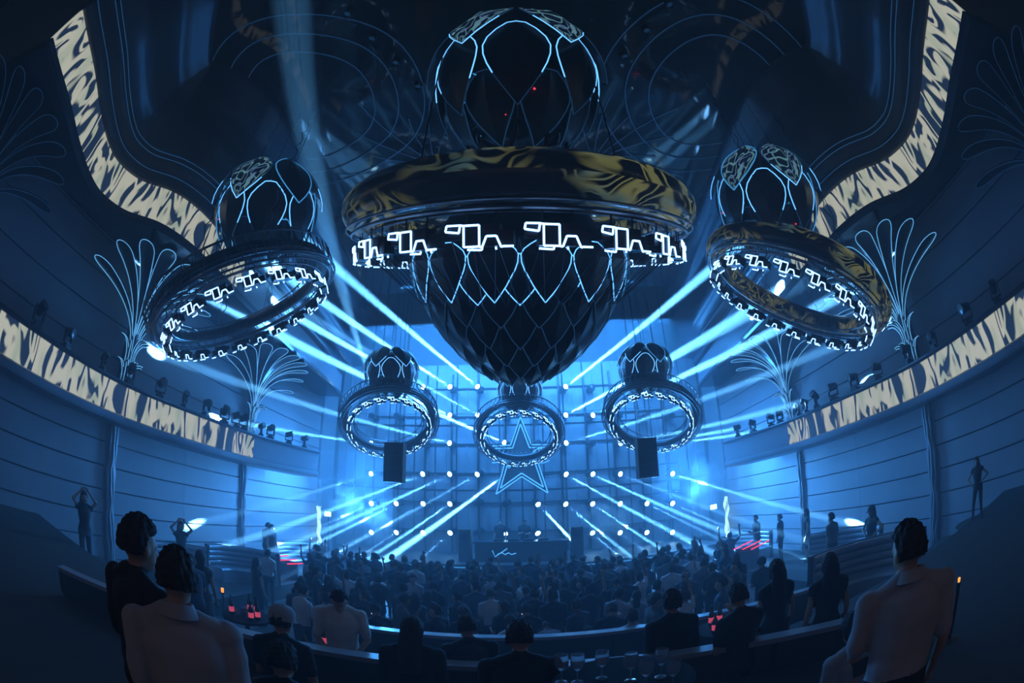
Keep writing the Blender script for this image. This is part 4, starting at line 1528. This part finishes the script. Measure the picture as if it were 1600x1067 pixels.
solo('woman', 401, 880, 0.0, -60, 'black', 'black', ('long', 0), 'long-haired woman in black beside the white T-shirt below the left terrace')
solo('woman', 313, 872, 0.45, -20, 'grey', 'black', ('long', 1), 'long-haired woman in grey at the left banquette')
solo('relaxed', 302, 880, 0.45, 40, 'navy', 'black', ('short', 0), 'man in navy beside the long-haired woman in grey')
solo('stand', 645, 905, 0.0, 170, 'pale', 'black', ('short', 0), 'man in pale T-shirt facing away from the stage')
solo('hip', 1526, 722, 1.55, 175, 'black', 'black', ('long', 0), 'dark dancer on a podium in the unlit right corner', d=9.0)
solo('hands_head', 132, 778, 1.0, 200, 'black', 'denim', ('long', 1), 'dancer in shorts with raised arms on a podium in the unlit left corner', d=9.0)
dj = person('relaxed', (0.05, 18.6, 1.05), math.pi, 'black', 'black', ('short', 0), 1.0, 'DJ in black behind the desk, facing the crowd')
person('stand', (-1.0, 19.0, 1.05), math.pi, 'black', 'black', ('short', 1), 1.0, 'stagehand in black standing left of the DJ')

PHONES = []
for x, y, fl, top, hr, lab in ((728, 958, 0.0, 'navy', ('long', 0), 'long-haired woman in navy holding a lit phone at the floor edge'),
                               (590, 955, 0.0, 'black', ('short', 0), 'man in black holding a lit phone beside the white T-shirt'),
                               (825, 955, 0.0, 'black', ('short', 1), 'man in black holding a lit phone by the bending people')):
    o = solo('phone', x, y, fl, 25, top, 'black', hr, lab)
    PHONES.append((o, lab))

# --- people right in front, dark against the floor
ARCH['seated'] = make_body('person_body', FOLD, lean=0.12, nod=0.25, sleeve=1.1, bulk=1.10, voxel=0.012,
                           legs=((V(0.14, 0.42, 0.90), V(0.15, 0.40, 0.50)), (V(-0.14, 0.42, 0.90), V(-0.15, 0.40, 0.50))))
for x, y, d, rot, top, hr, lab in ((812, 1004, 2.9, 0, 'black', ('short', 0), 'dark-clad person seated with back turned behind the goblets'),
                                   (640, 990, 3.6, -10, 'black', ('long', 1), 'long-haired person in black seated at the ledge beside the white T-shirt'),
                                   (432, 1042, 2.5, -20, 'black', ('short', 1), 'dark-clad person seated in front of the bottle table'),
                                   (735, 985, 4.1, 15, 'black', ('short', 1), 'short-haired person in black seated at the ledge before the crowd'),
                                   (1345, 985, 3.4, 40, 'pale', ('long', 0), 'long-haired person in pale top seated beside the polo shirt')):
    p = at(x, y, d)
    fl = p.z - 1.63
    rot -= math.degrees(math.atan2(p.x, p.y))
    o = person('seated', (p.x, p.y, fl), math.radians(rot), top, 'black', hr, 1.0, lab)
    zf = 1.6 if p.y < 4.15 else 0.8
    st = empty('stool', (p.x, p.y, zf), 'dark round stool under the ' + lab.split(' seated')[0], 'stool', 'stools at the ledge')
    hs = max(0.06, fl + 0.80 - zf)
    MB().lathe([(0.0, hs), (0.17, hs), (0.18, hs - 0.03), (0.17, hs - 0.06), (0.0, hs - 0.06)], 18).build('seat', M['black_metal'], st, smooth=40)
    MB().lathe([(0.0, hs - 0.06), (0.03, hs - 0.06), (0.03, 0.03), (0.16, 0.015), (0.17, 0.0), (0.0, 0.0)], 16).build('pedestal', M['rail_metal'], st, smooth=40)

# --- the crowd on the dance floor
rnd = random.Random(21)
LAB = {'stand': 'standing with arms down', 'relaxed': 'standing with arms bent in front', 'arm_up': 'raising one arm', 'arms_up': 'raising both arms',
       'phone': 'holding up a hand before the face', 'woman': 'in a short dress', 'woman_arm': 'long-haired, one arm raised', 'turned': 'turning aside', 'coat': 'in long sleeves'}
kinds = ['stand'] * 5 + ['relaxed'] * 6 + ['arm_up'] * 3 + ['arms_up'] * 1 + ['phone'] * 3 + ['woman'] * 4 + ['woman_arm'] * 1 + ['turned'] * 5 + ['coat'] * 3
crowd = 0
Y = 6.7
while Y < 13.6:
    half = min(6.9, 0.46 * Y + 0.9)
    X = -half + rnd.uniform(0, 0.3)
    while X < half:
        x, y = X + rnd.uniform(-0.17, 0.17), Y + rnd.uniform(-0.25, 0.25)
        X += rnd.uniform(0.52, 0.74)
        if any((x - a) ** 2 + (y - b) ** 2 < 0.46 ** 2 for a, b in taken):
            continue
        taken.append((x, y))
        k = rnd.choice(kinds)
        top = rnd.choice(TOPS)
        wom = k in ('woman', 'woman_arm')
        s = rnd.uniform(0.92, 0.98) if wom else rnd.uniform(0.97, 1.06)
        hr = ('long' if wom or rnd.random() < 0.12 else 'short', rnd.randint(0, 1))
        tone = {'black': 'black', 'navy': 'dark blue', 'grey': 'grey', 'denim': 'denim', 'pale': 'pale', 'white': 'white'}[top]
        person(k, (x, y, 0.0), rnd.gauss(0, 0.5), top, rnd.choice(['black', 'black', 'navy', 'denim']), hr, s,
               'person in %s top %s in the dance-floor crowd' % (tone, LAB[k]), 'dance-floor crowd, %s top, %s' % (tone, LAB[k]), None, rnd.choice(['skin', 'skin', 'skin2']))
        crowd += 1
    Y += 0.64
# a few on the side terraces
for sx in (-1, 1):
    for i in range(9):
        x, y = sx * rnd.uniform(7.5, 8.9), 8.5 + i * 0.95 + rnd.uniform(-0.3, 0.3)
        if any((x - a) ** 2 + (y - b) ** 2 < 0.5 ** 2 for a, b in taken) or any((x - a) ** 2 + (y - b) ** 2 < 1.35 ** 2 for a, b in SOFAS):
            continue
        taken.append((x, y))
        k = rnd.choice(['stand', 'relaxed', 'woman', 'turned'])
        person(k, (x, y, 0.45), rnd.gauss(sx * 0.6, 0.5), rnd.choice(['black', 'navy', 'grey']), 'black', ('long' if k == 'woman' else 'short', 0), rnd.uniform(0.95, 1.03),
               'dark-clothed guest on the %s terrace beside the dance floor, %s' % ('left' if sx < 0 else 'right', LAB[k]), 'guests on the side terraces, ' + LAB[k])
print('CROWD', crowd)
# ------------------------------------------------------------------ ledges, tables, sofas, drinks
M['table_matte'] = mat('matte_black_table', (0.012, 0.012, 0.014), 0.9, spec=0.1)
M['ledge'] = mat('pale_stone_ledge', (0.30, 0.32, 0.36), 0.3)
M['vinyl'] = mat('silver_blue_vinyl', (0.30, 0.33, 0.38), 0.22, 0.3)
M['glass'] = mat('clear_glass', (0.8, 0.85, 0.9), 0.05, trans=0.9)
M['bottle'] = mat('dark_bottle_glass', (0.02, 0.05, 0.03), 0.08, spec=0.7)
M['label_red'] = mat('glowing_pink_label', (0.4, 0.05, 0.08), 0.4, emit=(1.0, 0.12, 0.22), es=0.45)
M['amber'] = mat('amber_light_glow', (0.5, 0.2, 0.05), 0.4, emit=(1.0, 0.30, 0.04), es=1.6)
M['phone_screen'] = mat('phone_screen', (0.2, 0.2, 0.2), 0.2, emit=(0.75, 0.85, 1.0), es=1.2)


def ledge(name, pts, ztop, zfloor, label, wid=0.16):
    path = catmull([(p[0], p[1], 0) for p in pts], 6)
    o = empty(name, (0, 0, 0), label, 'railing')
    MB().sweep([(-wid / 2, ztop - 0.05), (-wid / 2, ztop), (wid / 2, ztop), (wid / 2, ztop - 0.05)], path).build('ledge_top', M['ledge'], o)
    MB().sweep([(-0.02, zfloor), (-0.02, ztop - 0.05), (0.02, ztop - 0.05), (0.02, zfloor)], path).build('panel', M['stage_black'], o)
    for k in range(0, len(path), 6):
        MB().box((path[k].x, path[k].y, (zfloor + ztop) / 2), (0.06, 0.06, ztop - zfloor - 0.1)).build('post', M['black_metal'], o)


ledge('railing', [(-5.0, 2.4), (-3.6, 3.1), (-2.0, 3.52), (-0.4, 3.68), (1.0, 3.58), (2.2, 3.25), (3.4, 2.5)], 1.98, 1.6, 'low curved railing with pale top between rear seats and bottle tables')
ledge('railing', [(-3.0, 5.78), (-1.0, 5.85), (1.2, 5.85), (2.8, 5.78), (4.4, 5.5)], 1.55, 0.8, 'curved railing with pale top at the edge of the dance floor')

SOFA = {}


def sofa(loc, rot, R, span, label, base=0.0):
    o = empty('banquette_sofa', loc, label, 'sofa', 'curved banquette sofas')
    o.rotation_euler = (0, 0, rot)
    arc = [(R * math.sin(a), R * (1 - math.cos(a)) * -1 + 0.0, 0) for a in [-span / 2 + span * i / 24 for i in range(25)]]
    MB().sweep([(-0.55, 0.0), (-0.55, 0.38), (-0.50, 0.43), (0.0, 0.43), (0.0, 0.0)], arc).build('seat', M['vinyl'], o, smooth=40)
    for k in range(4):      # padded back of stacked horizontal rolls
        z = 0.50 + 0.155 * k
        MB().tube([(p[0], p[1] + 0.06, z) for p in arc], 0.082, 10).build('back_roll', M['vinyl'], o, smooth=60)
    MB().sweep([(0.05, 0.0), (0.05, 1.06), (0.14, 1.06), (0.14, 0.0)], arc).build('back_shell', M['stage_black'], o)


sofa((-9.0, 8.3, 0.45), math.radians(70), 2.2, 1.0, 'silver banquette with rolled back against the left wall')
sofa((-8.4, 10.9, 0.45), math.radians(40), 1.3, 2.0, 'tightly curved silver banquette on the left terrace')
sofa((-8.6, 15.0, 0.45), math.radians(60), 2.0, 1.3, 'silver banquette on the left terrace near the stage')
sofa((9.0, 9.4, 0.45), math.radians(-70), 2.4, 1.1, 'silver banquette with rolled back against the right wall')
sofa((6.3, 6.0, 0.8), math.radians(-40), 1.4, 1.9, 'tightly curved silver banquette by the right ledge')
sofa((8.6, 15.0, 0.45), math.radians(-60), 2.0, 1.3, 'silver banquette on the right terrace near the stage')
for nm, d, x, y, fl in (('right', 9.0, 1526, 722, 1.55), ('left', 9.0, 132, 778, 1.0)):
    p = at(x, y, d)
    zf = 1.6 if p.y < 4.2 else (0.8 if p.y < 6.2 else 0.0)
    o = empty('podium', (p.x, p.y, min(zf, fl - 0.1)), 'round black dance podium in the dark %s corner' % nm, 'podium')
    h = fl - min(zf, fl - 0.1)
    MB().lathe([(0.0, h), (0.55, h), (0.58, h - 0.04), (0.50, h - 0.08), (0.50, 0.0), (0.0, 0.0)], 28).build('drum', M['stage_black'], o, smooth=40)


def bottle_mesh():
    return MB().lathe([(0.0, 0.0), (0.038, 0.0), (0.040, 0.01), (0.040, 0.17), (0.034, 0.20), (0.015, 0.235), (0.013, 0.29), (0.016, 0.292), (0.016, 0.305), (0.0, 0.305)], 16).mesh('glass', M['bottle'], smooth=40)


BOT = bottle_mesh()
BOTL = MB().lathe([(0.0405, 0.05), (0.0412, 0.05), (0.0412, 0.13), (0.0405, 0.13)], 16).mesh('label', M['label_red'], smooth=40)
GOB = MB().lathe([(0.0, 0.0), (0.035, 0.0), (0.036, 0.004), (0.006, 0.012), (0.005, 0.085), (0.020, 0.095), (0.040, 0.125), (0.043, 0.16), (0.038, 0.20), (0.036, 0.20), (0.040, 0.16), (0.037, 0.128), (0.016, 0.10), (0.0, 0.098)], 20).mesh('bowl', M['glass'], smooth=50)
TUM = MB().lathe([(0.0, 0.0), (0.030, 0.0), (0.036, 0.10), (0.034, 0.10), (0.028, 0.008), (0.0, 0.008)], 16).mesh('tumbler', M['glass'], smooth=40)


def table(p, zf, ztop, r, label):
    o = empty('cocktail_table', (p[0], p[1], zf), label, 'table')
    h = ztop - zf
    MB().lathe([(0.0, h), (r, h), (r, h - 0.035), (r - 0.02, h - 0.04), (0.0, h - 0.04)], 32).build('table_top', M['table_matte'], o, smooth=40)
    MB().lathe([(0.0, h - 0.04), (0.04, h - 0.04), (0.035, 0.04), (0.22, 0.02), (0.23, 0.0), (0.0, 0.0)], 20).build('pedestal', M['black_metal'], o, smooth=40)


def bottle(p, label):
    o = empty('bottle', p, label, 'bottle', 'bottles on the guest tables')
    link('glass', BOT, o)
    link('label', BOTL, o)
    return o


# the near table with goblets, its top just in view at the lower edge
tp = atZ(975, 1062, 2.36)
table((tp.x, tp.y), 1.6, 2.36, 0.42, 'round dark cocktail table carrying the goblets')
for k, (x, y) in enumerate(((866, 1052), (902, 1052), (940, 1046), (985, 1050), (1032, 1044), (1008, 1062), (1050, 1062))):
    p = atZ(x, y + 14, 2.36)
    v = Vector((p.x - tp.x, p.y - tp.y, 0))
    if v.length > 0.36:
        p = Vector((tp.x, tp.y, 2.36)) + v * (0.36 / v.length)
    g = empty('goblet', (p.x, p.y, 2.36), 'clear stemmed goblet on the round cocktail table by the railing', 'glass', 'goblets on the cocktail table')
    link('bowl', GOB, g)
for x, y, zf, lab, cols in ((385, 962, 0.8, 'round dark table with glowing pink bottles near the light cap', 5), (1112, 972, 0.8, 'round dark table with glowing bottles beside the tall man in black', 5),
                            (505, 1018, 0.8, 'round dark table in front of the man in the white T-shirt', 4)):
    p = atZ(x, y, 1.52)
    p.y = min(5.1, max(4.45, p.y))
    table((p.x, p.y), zf, 1.52, 0.38, lab)
    for k in range(cols):
        a = k * 1.9
        bottle((p.x + 0.22 * math.cos(a), p.y + 0.22 * math.sin(a), 1.52), 'dark bottle with glowing pink label on the table ' + ('near the light cap' if x == 385 else 'beside the tall man' if x == 1112 else 'before the white T-shirt'))
    for k in range(4):
        a = k * 1.6 + 0.8
        g = link('tumbler', TUM)
        g.location = (p.x + 0.13 * math.cos(a), p.y + 0.13 * math.sin(a), 1.52)
        tag(g, 'small clear tumbler on the ' + ('table near the light cap' if x == 385 else 'table beside the tall man in black' if x == 1112 else 'table before the white T-shirt'), 'glass', 'tumblers on the guest tables')
for k, (x, y, z, zf, lab) in enumerate(((347, 915, 1.2, 0.0, 'amber glowing candle block on the left terrace'), (1229, 902, 1.2, 0.0, 'amber glowing candle block beside the long-haired woman in black'),
                                        (1338, 968, 1.52, 0.8, 'wide amber-lit surface behind the polo shirt'), (1501, 883, 2.30, 1.6, 'tiny amber lamp in the dark right corner'))):  # the wide amber-lit surface is put in as a glowing lamp shape
    p = atZ(x, y, z)
    if (p - EYE).length > 14 or p.y < 0:
        p = at(x, y, 9.0)
    o = empty('amber_glow', (p.x, p.y, p.z - 0.15), lab, 'lamp')
    tiny = 0.4 if 'tiny' in lab else 1.0
    MB().lathe([(0.0, 0.0), (0.03 * tiny, 0.0), (0.036 * tiny, 0.09 * tiny), (0.027 * tiny, 0.10 * tiny), (0.0, 0.10 * tiny)], 14).build('shade', M['amber'], o, smooth=40)
    hh = p.z - 0.15 - zf
    MB().lathe([(0.0, 0.0), (0.06 * tiny, 0.0), (0.06 * tiny, -0.02), (0.02, -0.03), (0.018, -hh + 0.02), (0.13, -hh), (0.0, -hh)], 14).build('stand', M['black_metal'], o, smooth=40)

# phones held in raised hands
for po, lab in PHONES:
    mw = Matrix.Translation(po.location) @ po.rotation_euler.to_matrix().to_4x4() @ Matrix.Scale(po.scale[0], 4)
    o = link('phone', MB().box((0, 0, 0), (0.075, 0.010, 0.15)).mesh('phone', M['black_metal']))
    o.location = mw @ Vector((0.075, 0.345, 1.545))
    o.rotation_euler = (-0.35, 0.25, po.rotation_euler[2])
    tag(o, 'lit phone in the hand of the ' + lab.split(' holding')[0], 'phone', 'phones in the crowd')
    link('screen', MB().box((0, -0.006, 0), (0.066, 0.003, 0.138)).mesh('screen', M['phone_screen']), o)
# ------------------------------------------------------------------ smoke puffs
def smoke(x, y, Y, r, dens, label, seed):
    m = bpy.data.materials.new('smoke_puff')
    m.use_nodes = True
    nt = m.node_tree
    nt.nodes.remove(nt.nodes['Principled BSDF'])
    v = nt.nodes.new('ShaderNodeVolumeScatter')
    v.inputs['Color'].default_value = (0.9, 0.95, 1.0, 1)
    tc = nt.nodes.new('ShaderNodeTexCoord')
    nz = nt.nodes.new('ShaderNodeTexNoise')
    nz.noise_dimensions = '4D'
    nz.inputs['W'].default_value = seed
    nz.inputs['Scale'].default_value = 1.9
    nz.inputs['Detail'].default_value = 5
    nt.links.new(tc.outputs['Object'], nz.inputs['Vector'])
    ln = nt.nodes.new('ShaderNodeVectorMath'); ln.operation = 'LENGTH'
    nt.links.new(tc.outputs['Object'], ln.inputs[0])
    a = nt.nodes.new('ShaderNodeMath'); a.operation = 'SUBTRACT'; a.inputs[0].default_value = 0.92
    nt.links.new(ln.outputs['Value'], a.inputs[1])
    b = nt.nodes.new('ShaderNodeMath'); b.operation = 'MULTIPLY_ADD'; b.inputs[1].default_value = 3.2; b.inputs[2].default_value = -1.72
    nt.links.new(nz.outputs['Fac'], b.inputs[0])
    c = nt.nodes.new('ShaderNodeMath'); c.operation = 'ADD'
    nt.links.new(a.outputs[0], c.inputs[0]); nt.links.new(b.outputs[0], c.inputs[1])
    d = nt.nodes.new('ShaderNodeMath'); d.operation = 'MULTIPLY'; d.inputs[1].default_value = dens; d.use_clamp = False
    e = nt.nodes.new('ShaderNodeMath'); e.operation = 'MAXIMUM'; e.inputs[1].default_value = 0.0
    nt.links.new(c.outputs[0], e.inputs[0]); nt.links.new(e.outputs[0], d.inputs[0])
    nt.links.new(d.outputs[0], v.inputs['Density'])
    nt.links.new(v.outputs[0], nt.nodes['Material Output'].inputs['Volume'])
    o = MB().ell((0, 0, 0), (1, 1, 1), 16, 10).build('smoke', m)
    o.location = atY(x, y, Y)
    o.scale = r
    return tag(o, label, 'smoke', kind='stuff')


smoke(540, 792, 18.0, (0.95, 0.6, 1.3), 1.7, 'bright smoke column at the left end of the stage', 1.0)
smoke(592, 822, 17.8, (0.9, 0.6, 1.3), 1.7, 'bright smoke puff beside the left smoke column', 2.0)
smoke(950, 820, 17.8, (1.2, 0.6, 1.2), 1.7, 'bright smoke puff right of the DJ booth', 3.0)
smoke(1100, 765, 18.0, (1.2, 0.6, 1.5), 1.4, 'bright smoke column at the right end of the stage', 4.0)
